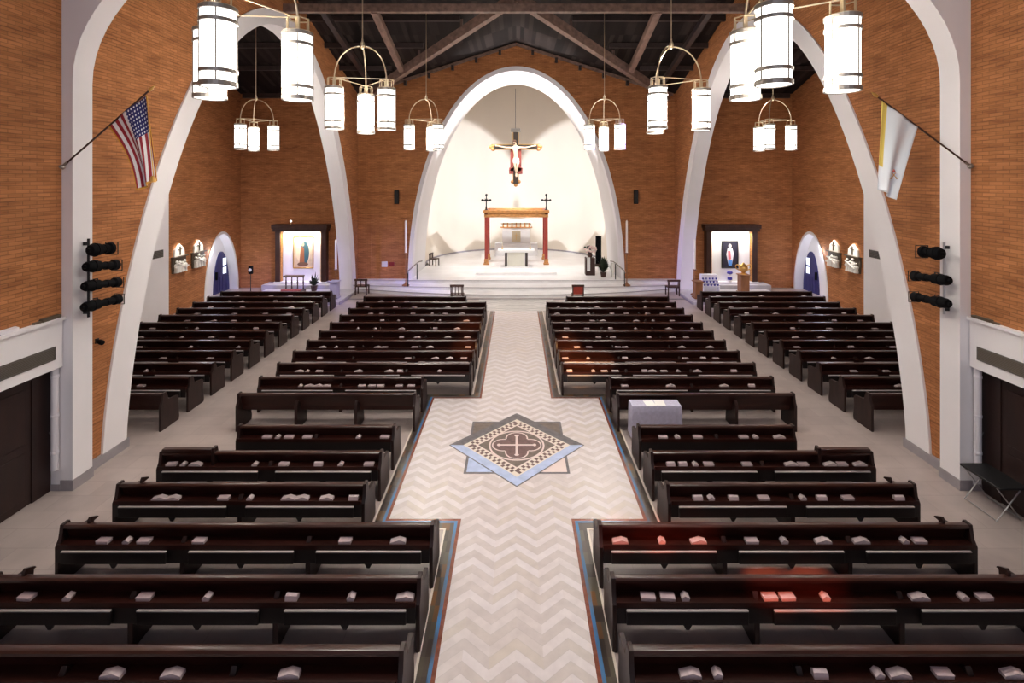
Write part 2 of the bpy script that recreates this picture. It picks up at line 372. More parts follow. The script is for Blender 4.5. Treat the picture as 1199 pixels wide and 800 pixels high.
# nave side walls with the great side arches
OUT = arch_half(8.31, 12.2, 1.55); INN = arch_half(7.67, 11.65, 1.55)
def arch_curve(half, c):
    return [(c-d, z) for d, z in half] + [(c+d, z) for d, z in half[::-1][1:]]
for s in (-1, 1):
    wall = [(-6, 3.3), (YP+.1, 3.3), (YP+.1, 0)] + arch_curve(OUT, RIDGE_Y) + [(YB, 0), (YB, ZE), (RIDGE_Y, ZR), (RIDGE_Y-WX, ZE), (-6, ZE)]
    x0, x1 = sorted((s*WX, s*(WX+.5)))
    struct(MB().prism(wall, 'x', x0, x1), 'wall_' + SN[s], M['brick_side'], 'orange brick nave wall above the %s side pews' % SIDE[s], 'wall')
    band = arch_curve(OUT, RIDGE_Y) + arch_curve(INN, RIDGE_Y)[::-1]
    x0, x1 = sorted((s*(WX-.05), s*(WX+.62)))
    struct(MB().prism(band, 'x', x0, x1), 'wall_arch_' + SN[s], M['plaster'], 'tall white plaster side arch opening to the %s transept' % SIDE[s], 'arch')
    # lower wall, recess and its end
    x0, x1 = sorted((s*(WX-.04), s*(WX+.3)))
    struct(MB().box(x0, x1, -6, YP-.02, 2.4, 3.3), 'wall_lower_' + SN[s], M['plaster'], 'white plaster beam over the dark side doors, %s side' % SIDE[s], 'wall')
    x0, x1 = sorted((s*(WX-.10), s*(WX+.32)))
    struct(MB().box(x0, x1, -6, YP-.02, 3.3, 3.36), 'trim_%d' % k, M['plaster'], 'white ledge below the brick wall, %s side' % SIDE[s], 'ledge'); k += 1
    x0, x1 = sorted((s*(WX+.25), s*(WX+.45)))
    struct(MB().box(x0, x1, -6, YP, 0, 3.3), 'wall_recess_' + SN[s], M['plaster'], 'white plaster back of the door recess, %s side' % SIDE[s], 'wall')
    x0, x1 = sorted((s*(WX-.03), s*(WX+.45)))
    struct(MB().box(x0, x1, YP+.002, YP+.11, 0, 3.3), 'wall_recess_end_' + SN[s], M['plaster'], 'white plaster end of the door recess beside the %s pier' % SIDE[s], 'wall')
    # dark doors in the recess
    d = bpy.data.objects.new('door_%d' % (1 if s < 0 else 2), None); C.objects.link(d)
    tag(d, 'dark brown panelled double door in the recess below the %s ledge' % SIDE[s], 'door', kind='structure')
    X = s*(WX+.25)
    def bx(mb, a, b, y0, y1, z0, z1, bev=0):
        u, v = sorted((X - s*a, X - s*b)); return mb.box(u, v, y0, y1, z0, z1, bev)
    mb = MB(); bx(mb, 0, .05, YP-.38, YP-.01, 0, 2.4); bx(mb, 0, .07, 5.0, YP-.38, 2.3, 2.4); bx(mb, 0, .07, 4.9, 5.0, 0, 2.4); mb.build('door_frame', M['door_brown'], d)
    for y0 in (5.02, 7.125):
        mb = MB(); bx(mb, 0, .03, y0, y0+2.1, .01, 2.29)
        for a, b in ((.12, .98), (1.12, 1.98)):
            for z0, z1 in ((.15, 1.0), (1.15, 2.15)): bx(mb, .03, .045, y0+a, y0+b, z0, z1, .008)
        lf = mb.build('door_leaf', M['door_brown'], d)
        mb = MB(); bx(mb, .045, .09, y0+1.0, y0+1.05, 1.0, 1.25, .01); mb.build('handle', M['bronze'], lf)
    # grille
    g = thing('vent_grille', 'long grey air grille in the white beam over the doors, %s side' % SIDE[s], 'air vent', (s*(WX-.045), 8.0, 2.71))
    mb = MB(); 
    for z0, z1 in ((-.125, -.105), (.105, .125)): mb.box(-.012, .012, -1.5, 1.42, z0, z1)
    for y in (-1.5, 1.40): mb.box(-.012, .012, y, y+.02, -.105, .105)
    mb.build('frame', M['grille'], g)
    mb = MB()
    for i in range(9): mb.box(-.006, .008, -1.48, 1.40, -.10+i*.0235, -.09+i*.0235)
    mb.build('slats', M['grille'], g)
    MB().box(-.005, .0, -1.49, 1.41, -.11, .11).build('backing', M['relief_dark'], g)
    # white pipe in the recess
    pp = thing('white_pipe', 'white vertical pipe in the corner beside the %s side doors' % SIDE[s], 'pipe', (s*8.80, YP-.09, 0))
    MB().tube([(0, 0, .45), (0, 0, 2.38)], .06, 14).build('pipe_run', M['pvc'], pp)
    for z in (.75, 1.45, 2.2): MB().lathe([(.062, 0), (.068, .01), (.068, .05), (.062, .06)], (0, 0, z), 14).build('collar', M['pvc'], pp)
    MB().tube([(s*.02, 0, 1.0), (s*.16, .05, 1.15), (s*.2, .06, 1.3)], .008, 6).build('cord', M['grille'], pp)

# transverse arch: two piers with the spring of the arch, joined over the nave
ai, zs, bz = 8.54, 7.9, 4.3
inner = [(-ai, 0), (-ai, zs)] + [(-ai*math.cos(t*PI/48), zs + bz*math.sin(t*PI/48)) for t in range(1, 48)] + [(ai, zs), (ai, 0)]
outer = [(WX+.02, 0), (WX+.02, ZE), (0, ZR-.02), (-WX-.02, ZE), (-WX-.02, 0)]
struct(MB().prism(inner+outer, 'y', YP, YP+.45), 'wall_transverse_arch', M['plaster'], 'white plaster transverse arch and its two piers spanning the nave', 'arch')
for s in (-1, 1):
    x0, x1 = sorted((s*(ai-.015), s*(WX+.02)))
    mb = MB().box(x0, x1, YP-.015, YP+.465, 0, .2)
    x0, x1 = sorted((s*(WX-.065), s*(WX+.1))); mb.box(x0, x1, YP+.465, 11.2, 0, .2)
    x0, x1 = sorted((s*(WX+.02), s*(WX+.25))); mb.box(x0, x1, YP-.02, YP-.005, 0, .12)
    struct(mb, 'baseboard_' + SN[s], M['base_stone'], 'grey stone base along the foot of the %s pier' % SIDE[s], 'baseboard')

# end wall with the sanctuary arch
SO = [(d, z) for d, z in arch_half(5.98, 12.2, 2.1, 48)]; SI = [(d, z) for d, z in arch_half(5.76, 11.95, 2.1, 48)]
so = [(-d, z) for d, z in SO] + [(d, z) for d, z in SO[::-1][1:]]
si = [(-d, z) for d, z in SI] + [(d, z) for d, z in SI[::-1][1:]]
gab = [(-WX-.5, 0)] + so + [(WX+.5, 0), (WX+.5, ZE-.16), (WX, ZE), (0, ZR), (-WX, ZE), (-WX-.5, ZE-.16)]
struct(MB().prism(gab, 'y', YB, YB+.6), 'wall_end', M['brick_end'], 'orange brick gable wall around the sanctuary arch', 'wall')
struct(MB().prism(so + si[::-1], 'y', YB-.05, YB+.6), 'wall_arch_end', M['plaster'], 'grey white moulding around the sanctuary arch', 'arch')
sv = [(-d*1.0, z) for d, z in SI] + [(d, z) for d, z in SI[::-1][1:]]
svo = [(x*1.04, z*1.03) for x, z in sv]
struct(MB().prism(svo + sv[::-1], 'y', YB+.55, 31.5), 'wall_sanctuary_vault', M['white'], 'white vault behind the sanctuary arch', 'vault')
# apse: curved wall with shallow vertical panels
mb = MB(); R, YC = 5.95, 33.0; ring_i = []
a0 = math.asin(1.5/R)
angs = [-a0 + (PI+2*a0)*i/64 for i in range(65)]
prof = []
for i, a in enumerate(angs):
    r = R + (.035 if i % 8 == 0 else 0)
    prof.append((r*math.cos(a), YC + r*math.sin(a)))
outp = [((R+.35)*math.cos(a), YC + (R+.35)*math.sin(a)) for a in angs]
struct(MB().prism(prof + outp[::-1], 'z', 0, 14.2), 'wall_apse', M['apse'], 'white curved wall of the apse behind the altar', 'wall')
struct(MB().prism([(x*1.05, y) for x, y in outp], 'z', 14.2, 14.4), 'ceiling_apse', M['apse'], 'pale ceiling over the apse', 'ceiling')
# wall above the vault facing the apse
for s in (-1, 1):
    x0, x1 = sorted((s*WX, s*(WX+TX+.5-WX)))
    struct(MB().box(x0, x1, YB, YB+.6, 0, ZE), 'wall_transept_end_' + SN[s], M['brick_end'], 'orange brick end wall of the %s transept' % SIDE[s], 'wall')
    # outer wall with its arched door niche
    dn = arch_half(1.5, 3.28, 1.9, 20); cy = 25.78
    hole = [(cy-d, z) for d, z in dn] + [(cy+d, z) for d, z in dn[::-1][1:]]
    wl = [(YP+.5, 0)] + hole + [(YB, 0), (YB, ZE), (RIDGE_Y, ZR), (YP+.5, ZE)]
    x0, x1 = sorted((s*TX, s*(TX+.5)))
    struct(MB().prism(wl, 'x', x0, x1), 'wall_outer_' + SN[s], M['brick_side'], 'orange brick outer wall of the %s transept' % SIDE[s], 'wall')
    dn2 = arch_half(1.38, 3.14, 1.9, 20)
    h2 = [(cy-d, z) for d, z in dn2] + [(cy+d, z) for d, z in dn2[::-1][1:]]
    x0, x1 = sorted((s*(TX-.03), s*(TX+.5)))
    struct(MB().prism(hole + h2[::-1], 'x', x0, x1), 'trim_%d' % k, M['white'], 'white plaster lining of the arched doorway, %s transept' % SIDE[s], 'door surround'); k += 1
    x0, x1 = sorted((s*(TX+.45), s*(TX+.6)))
    struct(MB().box(x0, x1, 24.0, 27.5, 0, 3.4), 'wall_niche_' + SN[s], M['white'], 'white plaster back of the arched doorway, %s transept' % SIDE[s], 'wall')
    x0, x1 = sorted((s*(TX-.15), s*(TX+.1)))
    struct(MB().box(x0, x1, YP+.5, 21.6, 0, ZR-1.2), 'wall_pier_' + SN[s], M['plaster'], 'white plaster pier on the outer wall of the %s transept' % SIDE[s], 'wall')
    x0, x1 = sorted((s*(WX+.5), s*(TX+.5)))
    struct(MB().box(x0, x1, YP+.2, YP+.6, 0, ZE), 'wall_transept_near_' + SN[s], M['brick_end'], 'orange brick near wall of the %s transept' % SIDE[s], 'wall')
    lamp('POINT', 'doorway_light', (s*(TX-.1), 24.9, 2.3), 34, (.78, .84, 1.0), radius=.08)
    # dark wood door, blue light painted into its colour
    d = bpy.data.objects.new('door_%d' % (3 if s < 0 else 4), None); C.objects.link(d)
    tag(d, 'pointed dark wood door coloured by blue light, with two small panes, %s transept' % SIDE[s], 'door', kind='structure')
    X = s*(TX+.45)
    lf = arch_half(.70, 2.15, 1.8, 14); lp = [(26.42-a, b) for a, b in lf] + [(26.42+a, b) for a, b in lf[::-1][1:]]
    x0, x1 = sorted((X, X-s*.05)); leaf_o = MB().prism(lp, 'x', x0, x1).build('door_leaf', M['blue_lit_wood'], d)
    mb = MB(); x0, x1 = sorted((X-s*.05, X-s*.07))
    for z0, z1 in ((.95, 1.3), (1.4, 1.78)): MB().box(x0, x1, 26.52, 26.80, z0, z1).build('pane', M['pane'], leaf_o)
    mb = MB()
    for y in (26.0, 26.25, 26.5, 26.84): mb.box(x0, x1, y-.015, y+.015, .1, .85)
    mb.build('batten', M['blue_lit_wood'], leaf_o)
    x0, x1 = sorted((X-s*.05, X-s*.16)); MB().box(x0, x1, 25.84, 25.9, .75, 1.15).build('handle', M['black'], leaf_o)

# roof
cr = MB()
def tri(*pts):
    cr.bm.faces.new([cr.bm.verts.new(p) for p in pts])
for s in (-1, 1):
    e = s*WX
    tri((0, RIDGE_Y, ZR), (0, YB, ZR), (e, YB, ZE))
    tri((0, RIDGE_Y, ZR), (e, RIDGE_Y-WX, ZE), (e, -6, ZE), (0, -6, ZR))
    tri((0, RIDGE_Y, ZR), (e, YB, ZE), (s*15.7, YB, ZE), (s*15.7, RIDGE_Y, ZR))
    tri((0, RIDGE_Y, ZR), (s*15.7, RIDGE_Y, ZR), (s*15.7, RIDGE_Y-WX, ZE), (e, RIDGE_Y-WX, ZE))
bmesh.ops.remove_doubles(cr.bm, verts=cr.bm.verts[:], dist=.001)
ext = bmesh.ops.extrude_face_region(cr.bm, geom=cr.bm.faces[:])
for v in ext['geom']:
    if isinstance(v, bmesh.types.BMVert): v.co.z += .25
struct(cr, 'ceiling', M['deck'], 'dark boarded timber roof over nave and transepts', 'ceiling')
def beam(p, q, wd, ht, m='timber', label=''):
    return struct(MB().bar(p, q, wd, ht), 'ceiling_beam', M[m], label, 'roof beam')
beam((-WX, RIDGE_Y, 12.42), (WX, RIDGE_Y, 12.42), .22, .30, 'timber', 'long dark roof beam crossing the nave under the ridge')
beam((-WX, RIDGE_Y-.9, 12.95), (WX, RIDGE_Y-.9, 12.95), .20, .26, 'timber_dark', 'second dark beam crossing the nave nearer the loft')
for s in (-1, 1):
    beam((0, RIDGE_Y, 12.85), (s*8.3, 27.2, 10.45), .26, .42, 'timber', 'sloping valley beam falling to the corner of the %s side' % SIDE[s])
    beam((0, YB-.12, 13.40), (s*8.6, YB-.12, 10.62), .10, .16, 'timber', 'thin sloping timber along the gable, %s side' % SIDE[s])
    beam((s*5.35, RIDGE_Y, 12.35), (s*5.6, 24.8, 11.2), .26, .26, 'timber', 'sloping strut ending short of the gable, %s side' % SIDE[s])
    beam((s*7.4, RIDGE_Y, 12.5), (s*7.6, 26.2, 10.9), .22, .24, 'timber_dark', 'dark sloping strut beside the side arch, %s side' % SIDE[s])
    for y, ln in ((20.9, 8.7), (22.8, 8.7), (24.7, 8.7)):
        z = ZR - SL*(y-RIDGE_Y)
        beam((s*(y-RIDGE_Y+.25), y, z-.13), (s*15.1, y, z-.13), .16, .22, 'timber_dark', 'dark purlin under the transept roof, %s row from the ridge, %s side' % (ORD[int((y-20.9)/1.9+.1)], SIDE[s]))
    beam((s*9.4, YB-.12, ZE-.12), (s*15.0, YB-.12, ZE-.12), .16, .26, 'timber_dark', 'dark eaves beam on the brick of the %s transept' % SIDE[s])
    # small brackets along the gable
    for i in range(6):
        x = s*(.9+i*1.3)
        struct(MB().box(x-.07, x+.07, YB-.2, YB, roofz(x)-.42, roofz(x)-.16), 'ceiling_bracket', M['timber_dark'], '%s bracket from the gable peak, %s slope' % (ORD[i], SIDE[s]), 'roof bracket')
    for t in (.28, .55):
        x = s*8.3*t
        beam((x, RIDGE_Y+8.4*t, 12.85-2.4*t), (x, RIDGE_Y+8.4*t+.02, 12.85-2.4*t+.62), .10, .10, 'timber', 'short post on the valley beam, %s side, %s from the ridge' % (SIDE[s], 'first' if t < .4 else 'second'))
beam((0, RIDGE_Y+.1, 11.9), (0, RIDGE_Y+.1, 13.4), .12, .16, 'timber', 'short king post hanging under the ridge crossing')

# sanctuary steps
def arc_front(yc, half=8.72, R_=25.4):
    return [(-half+2*half*i/40, yc + R_ - math.sqrt(R_*R_ - (-half+2*half*i/40)**2)) for i in range(41)]
struct(MB().prism(arc_front(25.1) + [(8.72, YB-.02), (-8.72, YB-.02)], 'z', 0, .17), 'floor_step_1', M['marble'], 'lowest white marble altar step with a curved edge', 'step')
struct(MB().prism(arc_front(26.0, R_=60) + [(8.72, YB-.02), (-8.72, YB-.02)], 'z', .0, .34), 'floor_step_2', M['marble'], 'middle white marble altar step', 'step')
fl = [(-8.72, 27.05), (8.72, 27.05), (8.72, YB-.02), (5.74, YB-.02), (5.74, 31.6), (5.6, 32)] + [(5.9*math.cos(a), 33+5.9*math.sin(a)) for a in (PI*i/30 for i in range(31))] + [(-5.6, 32), (-5.74, 31.6), (-5.74, YB-.02), (-8.72, YB-.02)]
struct(MB().prism(fl, 'z', 0, .5), 'floor_sanctuary', M['marble'], 'white marble floor of the sanctuary', 'floor')
def nosing(pts, z, lab):
    global k
    mb = MB()
    for p_, q_ in zip(pts, pts[1:]):
        mb.prism([(p_[0], p_[1]-.02), (q_[0], q_[1]-.02), (q_[0], q_[1]+.0), (p_[0], p_[1]+.0)], 'z', z-.035, z-.008)
    struct(mb, 'trim_%d' % k, M['base_stone'], lab, 'step nosing'); k += 1
nosing(arc_front(25.1), .17, 'grey nosing line of the lowest altar step'); nosing(arc_front(26.0, R_=60), .34, 'grey nosing line of the middle altar step')
nosing([(-8.72, 27.05), (8.72, 27.05)], .5, 'grey nosing line of the sanctuary floor edge')
mb = MB(); ap = [(5.93*math.cos(a), 33+5.93*math.sin(a)) for a in angs]; aq = [(5.88*math.cos(a), 33+5.88*math.sin(a)) for a in angs]
for i in range(len(ap)-1): mb.prism([ap[i], ap[i+1], aq[i+1], aq[i]], 'z', .49, .60)
struct(mb, 'baseboard_apse', M['base_stone'], 'grey stone base along the curved apse wall', 'baseboard')
struct(MB().box(-2.3, 2.3, 28.4, 34.6, .5, .65), 'floor_predella', M['marble'], 'low white marble platform under the altar', 'step')
for s in (-1, 1):
    x0, x1 = sorted((s*8.45, s*13.3)); x2, x3 = sorted((s*8.8, s*15.18))
    struct(MB().box(x0, x1, 23.75, YB-.02, 0, .12), 'floor_transept_step_' + SN[s], M['step'], 'low marble step before the shrine, %s transept' % SIDE[s], 'step')
    struct(MB().box(min(s*8.9, s*13.6), max(s*8.9, s*13.6), 26.6, YB-.02, .0, .32), 'floor_transept_platform_' + SN[s], M['step'], 'raised marble platform below the shrine, %s transept' % SIDE[s], 'step')
    struct(MB().box(*sorted((s*8.40, s*8.45)), 23.75, 25.6, 0, .13), 'trim_%d' % k, M['base_stone'], 'dark edging of the marble step, %s transept' % SIDE[s], 'floor trim'); k += 1

# ------------------------------------------------------------------ pews
PH = .86
END = [(-.13, 0), (.50, 0), (.52, .10), (.47, .38), (.50, .58), (.45, .63), (.13, .66), (.07, .875), (-.045, .875), (-.065, .68), (-.13, .60)]
DIV = [(-.10, 0), (.46, 0), (.46, .08), (.42, .42), (.10, .60), (-.03, .70), (-.10, .60)]
def build_pew(wd, plain=False, kbays=None, raised=0, fin=0, label=''):
    r = thing('church_pew', label, 'pew', group='rows of dark church pews')
    h = wd/2; nb = 3 if wd > 4.4 or plain else 2
    hi = h-.05
    mb = MB().prism([(.115, .44), (.155, .44), (.035, .83), (-.005, .83)], 'x', -hi, hi)
    mb.build('backrest', M['pew'], r)
    MB().prism([(-.045, .815), (.06, .815), (.06, .845), (.035, .862), (-.025, .862), (-.045, .845)], 'x', -hi, hi).build('top_rail', M['pew_rail'], r)
    MB().prism([(.10, .42), (.50, .40), (.515, .42), (.50, .445), (.10, .46)], 'x', -hi, hi).build('seat', M['pew'], r)
    for sx in (-1, 1):
        a, b = sorted((sx*h, sx*(h-.055)))
        MB().prism(END, 'x', a, b, bev=.006).build('end_panel', M['pew_end'], r)
    edges = [-h + wd*i/nb for i in range(nb+1)]
    if fin == -1 or fin == 1:
        pass
    for e in edges[1:-1]:
        MB().prism(DIV, 'x', e-.035, e+.035, bev=.006).build('support', M['pew_end'], r)
    if not plain:
        mb = MB().box(-hi, hi, -.15, .06, .615, .632).box(-hi, hi, -.168, -.15, .60, .665)
        mb.build('book_rack', M['pew'], r)
        MB().box(-hi, hi, -.165, -.140, .40, .60).build('dark_board', M['kneeler'], r)  # board added to keep the space below the rack dark
        for i in range(nb):
            if kbays is not None and i not in kbays: continue
            x0, x1 = edges[i]+.16, edges[i+1]-.16
            kn = MB().box(x0, x1, -.215, -.172, .42, .582, .006).build('kneeler', M['kneeler'], r)
            MB().box(x0, x1, -.217, -.180, .582, .603, .008).build('pad', M['pad'], kn)
            xm = (x0+x1)/2
            MB().prism([(xm-.06, .43), (xm+.06, .43), (xm+.02, .36), (xm-.02, .36)], 'y', -.21, -.175).build('kneeler_bracket', M['kneeler'], kn)
    else:
        MB().box(-hi, hi, .09, .118, .44, .62).build('lower_rail', M['pew'], r)
    if raised:
        a, b = sorted((raised*hi, raised*(hi-.93)))
        MB().box(a, b, -.05, .05, .862, .925, .008).build('raised_rail', M['pew_rail'], r)
        MB().prism([(-.06, .60), (.13, .60), (.06, .945), (-.05, .945)], 'x', *sorted((raised*(hi-.93), raised*(hi-.99))), bev=.005).build('rail_post', M['pew_end'], r)
    if fin:
        a, b = sorted((fin*(h-.37), fin*(h-.41)))
        MB().prism([(0, .862), (.16, .862), (.14, .89), (.03, .945), (.0, .91)], 'x', a, b).build('arm_tip', M['pew_end'], r)
    return r
PITCH = .983
rows_nave = {}       # (side,row) -> x range
YROW = {}
for i in range(17):
    if i < 6: YROW[i] = 10.39 - .987*(5-i)
    else: YROW[i] = 11.95 + PITCH*(i-6)
XR = [(1.22, 6.76)]*3 + [(2.52, 6.72), (2.52, 6.70), (2.52, 5.78), (2.40, 6.66), (2.40, 6.66)] + [(1.25, 6.66)]*8 + [(2.18, 6.66)]
TR = (8.42, 13.48)
protos = {}
def place_pew(key, make, loc, label):
    if key not in protos:
        r = make(label); r.location = loc; protos[key] = r
    else:
        r = dup(protos[key], loc, label)
    return r
pew_rows = []
for s in (-1, 1):
    for i in range(17):
        a, b = XR[i]; wd = b-a; cx = s*(a+b)/2
        fromalt = 16-i
        where = ORD[fromalt] + ' row from the altar' if i >= 6 else ORD[i] + ' row from the loft'
        plain = i == 6
        raised = s if i == 4 else 0
        fin = s if i in (1, 2, 3) else 0
        kb = None
        if i == 5: kb = []
        if i == 4: kb = [0, 1] if s > 0 else [0, 1]
        lab = 'dark wooden pew beside the centre aisle, %s side, %s' % (SIDE[s], where)
        if i == 4: lab = 'dark wooden pew with raised outer end, %s side, %s' % (SIDE[s], where)
        if i == 6: lab = 'dark pew with plain back facing the cross aisle, %s side of the nave' % SIDE[s]
        if i == 5: lab = 'short dark pew just behind the cross aisle, %s side of the nave' % SIDE[s]
        if i == 16: lab = 'short dark pew at the altar steps, %s side, first row' % SIDE[s]
        place_pew((round(wd, 3), plain, raised, fin, i == 5), lambda L: build_pew(wd, plain, kb, raised, fin, L), (cx, YROW[i], 0), lab)
        pew_rows.append((s, 'n', i, a, b, YROW[i]))
    for i in range(12):
        a, b = TR; y = 11.95 + PITCH*i
        where = ORD[11-i] + ' row from the shrine'
        lab = 'dark wooden pew in the %s transept, %s' % (SIDE[s], where)
        if i == 0: lab = 'dark plain-backed pew at the near end of the %s transept' % SIDE[s]
        place_pew(('t', i == 0), lambda L: build_pew(b-a, i == 0, None, 0, 0, L), (s*(a+b)/2, y, 0), lab)
        pew_rows.append((s, 't', i, a, b, y))

# ------------------------------------------------------------------ missalettes in the racks
def missal(kind):
    mb = MB()
    if kind == 0:      # lying flat pile, pages towards the loft
        mb.box(-.09, .09, -.05, .05, 0, .04, .004)
    elif kind == 1:    # leaning upright, slightly open
        mb.prism([(-.05, 0), (.03, 0), (.04, .045), (.0, .075), (-.035, .06)], 'x', -.075, .075)
    elif kind == 2:    # folded open, tent like
        mb.prism([(-.115, .0), (.115, .0), (.11, .035), (.02, .065), (-.03, .05), (-.11, .03)], 'y', -.05, .04)
    else:              # small leaflet
        mb.prism([(-.045, 0), (.04, 0), (.05, .04), (-.01, .065), (-.05, .03)], 'y', -.05, .045)
    return mb
mproto = {}
def put_missal(x, y, kind, label, rz):
    if kind not in mproto:
        o = missal(kind).build('missalette', M['paper'])
        if kind in (0, 1):
            c = MB()
            if kind == 0: c.box(-.092, .092, -.052, .052, .0405, .044)
            else: c.prism([(-.053, .002), (-.0505, .002), (-.0355, .062), (-.038, .062)], 'x', -.077, .077)
            c.build('cover', M['paper_cover'], o)
        mproto[kind] = o
        o.location = (x, y, .633); o.rotation_euler = (0, 0, rz)
        return tag(o, label, 'booklet', 'missalettes in the pew racks')
    return dup(mproto[kind], (x, y, .633), label, rz)
PX = {   # image x of the booklets seen in the near racks; negative = a small leaflet
 (-1,0): [127, 198, 336], (-1,1): [26, -76, 166, -240, 340, -410, 479], (-1,2): [118, -146, 166, 231, 403, 465],
 (-1,3): [188, 200, 260, -284, 338, 352, 381, 422], (-1,4): [206, -217, 227, -297, 331, 372, -398, 431], (-1,5): [316, -326, 337, 367, -419, 455],
 (1,0): [810, -842, 963, -1032, 1050, 1109, 1192], (1,1): [760, 783, -803, 894, 921, -969, 1080, -1132, 1157], (1,2): [727, -776, 819, 882, -920, 966, 1004, -1062, 1079],
 (1,3): [818, -831, 860, 896, -930, 964, 995, 1055], (1,4): [786, 797, -815, 831, 876, 928, 942, 959, 978, 1009], (1,5): [777, -794, 818, 872, -886, 914],
 (-1,7): [-353, 361, 373, 382, 423, 437, 445, 467, 481], (-1,8): [350, -359, 373, 419, 455, 469, -514], (-1,9): [374, 478, 509, 526, 543],
 (-1,10): [377, -393, 411, 442, 450, 486, 503, 548], (-1,11): [390, 470, 488, 524, 547],
 (1,7): [732, 786, 849, 881], (1,8): [667, -695, 708, 721, 755, 763, 778, -795, 817, 860], (1,9): [662, -689, 732, 759, 798, 824, 839], (1,10): [676, 690, 720, 731, 799, 832], (1,11): [662, 701, 718, 760, 788, 804],
}
rnd = random.Random(11)
for s, blk, i, a, b, y in pew_rows:
    if (blk == 'n' and i == 6) or (blk == 't' and i == 0): continue
    yy = y - .064
    if (s, i) in PX and blk == 'n':
        lst = [((abs(px)-CX)/F*(yy-.06), px < 0) for px in PX[(s, i)]]
    else:
        n_ = rnd.choice((5, 6, 6)) if blk == 'n' else rnd.choice((3, 4, 4))
        lst = []
        for q in range(n_):
            u = (q + .15 + .7*rnd.random())/n_
            lst.append((s*(a+.2+(b-a-.4)*u), rnd.random() < .15))
    nb = 3 if b-a > 4.4 else 2
    divs = [a+(b-a)*q/nb for q in range(1, nb)] + ([b-1.0] if blk == 'n' and i == 4 else [])
    lst.sort(key=lambda p: abs(p[0]))
    fixed = []
    for x, small in lst:
        ax = min(max(abs(x), a+.2), b-.26)
        for d in divs:
            if abs(ax-d) < .16: ax = d + .17*(1 if ax >= d else -1)
        if fixed and ax - fixed[-1][0] < .225: ax = fixed[-1][0] + .225
        for d in divs:
            if abs(ax-d) < .165: ax = d + .17
        if ax < b-.22: fixed.append((ax, small))
    if blk == 'n':
        where = ORD[16-i] + ' %s-side pew from altar' % SIDE[s] if i >= 6 else ORD[i] + ' %s-side pew from loft' % SIDE[s]
    else:
        where = ORD[11-i] + ' %s transept pew from shrine' % SIDE[s]
    for q, (ax, small) in enumerate(fixed):
        kind = 3 if small else rnd.choice((0, 1, 0, 2, 2, 0))
        lab = '%s in rack of %s, %s from the aisle' % ({0: 'flat white missalette', 1: 'thick white missalette', 2: 'open white missalette', 3: 'small white leaflet'}[kind], where, ORD[q])
        put_missal(s*ax, yy, kind, lab, rnd.uniform(-.06, .06))

# ------------------------------------------------------------------ floor medallion
md = thing('floor_medallion', 'inlaid marble star medallion with a cross in the centre aisle', 'floor inlay', (.01, 11.22, .006))
def sq(h, rot=0):
    return [(h*math.sqrt(2)*math.cos(rot+PI/4+i*PI/2), h*math.sqrt(2)*math.sin(rot+PI/4+i*PI/2)) for i in range(4)]
def ringp(mb, outr, inr, z0, z1):
    n_ = len(outr)
    for i in range(n_):
        j = (i+1) % n_; mb.prism([outr[i], outr[j], inr[j], inr[i]], 'z', z0, z1)
    return mb
ringp(MB(), sq(1.085), sq(1.03), -.005, .002).build('square_edge', M['grey_inlay'], md)
h = 1.03
for nm, pts, mm in (('square_corner', [(-h, h), (-h, .1), (0, h)], 'brown_inlay'), ('square_corner', [(h, h), (0, h), (h, .1)], 'brown_inlay'),
                    ('square_corner', [(-h, -h), (0, -h), (-h, -.1)], 'lightblue_inlay'), ('square_corner', [(h, -h), (h, -.1), (0, -h)], 'grey_inlay')):
    MB().prism(pts, 'z', -.005, .0015).build(nm, M['pink_inlay'] if pts[0] == (h, -h) else M[mm], md)
def diam(r): return [(r, 0), (0, r), (-r, 0), (0, -r)]
o_, i_ = diam(1.51), diam(1.20)
for q, mm in ((0, 'grey_inlay'), (1, 'grey_inlay'), (2, 'lightblue_inlay'), (3, 'lightblue_inlay')):
    j = (q+1) % 4
    MB().prism([o_[q], o_[j], i_[j], i_[q]], 'z', -.004, .005).build('diamond_side', M[mm], md)
ringp(MB(), diam(1.52), diam(1.49), -.004, .0052).build('diamond_edge', M['grey_inlay'], md)
ringp(MB(), diam(1.20), diam(.88), -.004, .0054).build('cream_band', M['cream_inlay'], md)
mb = MB()
for q in range(4):
    p0 = Vector(diam(1.04)[q]); p1 = Vector(diam(1.04)[(q+1) % 4]); dv = (p1-p0).normalized(); nv = Vector((-dv.y, dv.x))
    L = (p1-p0).length; cnt = 11
    for t in range(cnt):
        for rr in (-1, 1):
            c = p0 + dv*(L*(t+.5+.25*rr)/cnt) + nv*(.042*rr)
            mb.prism([tuple(c+dv*.034*a+nv*.040*b) for a, b in ((-1,-1),(1,-1),(1,1),(-1,1))], 'z', -.003, .0062)
mb.build('checker_tiles', M['maroon_inlay'], md)
MB().prism(diam(.88), 'z', -.004, .0056).build('centre_field', M['brown_inlay'], md)
ringp(MB(), diam(.90), diam(.865), -.003, .0064).build('inner_edge', M['pink_inlay'], md)
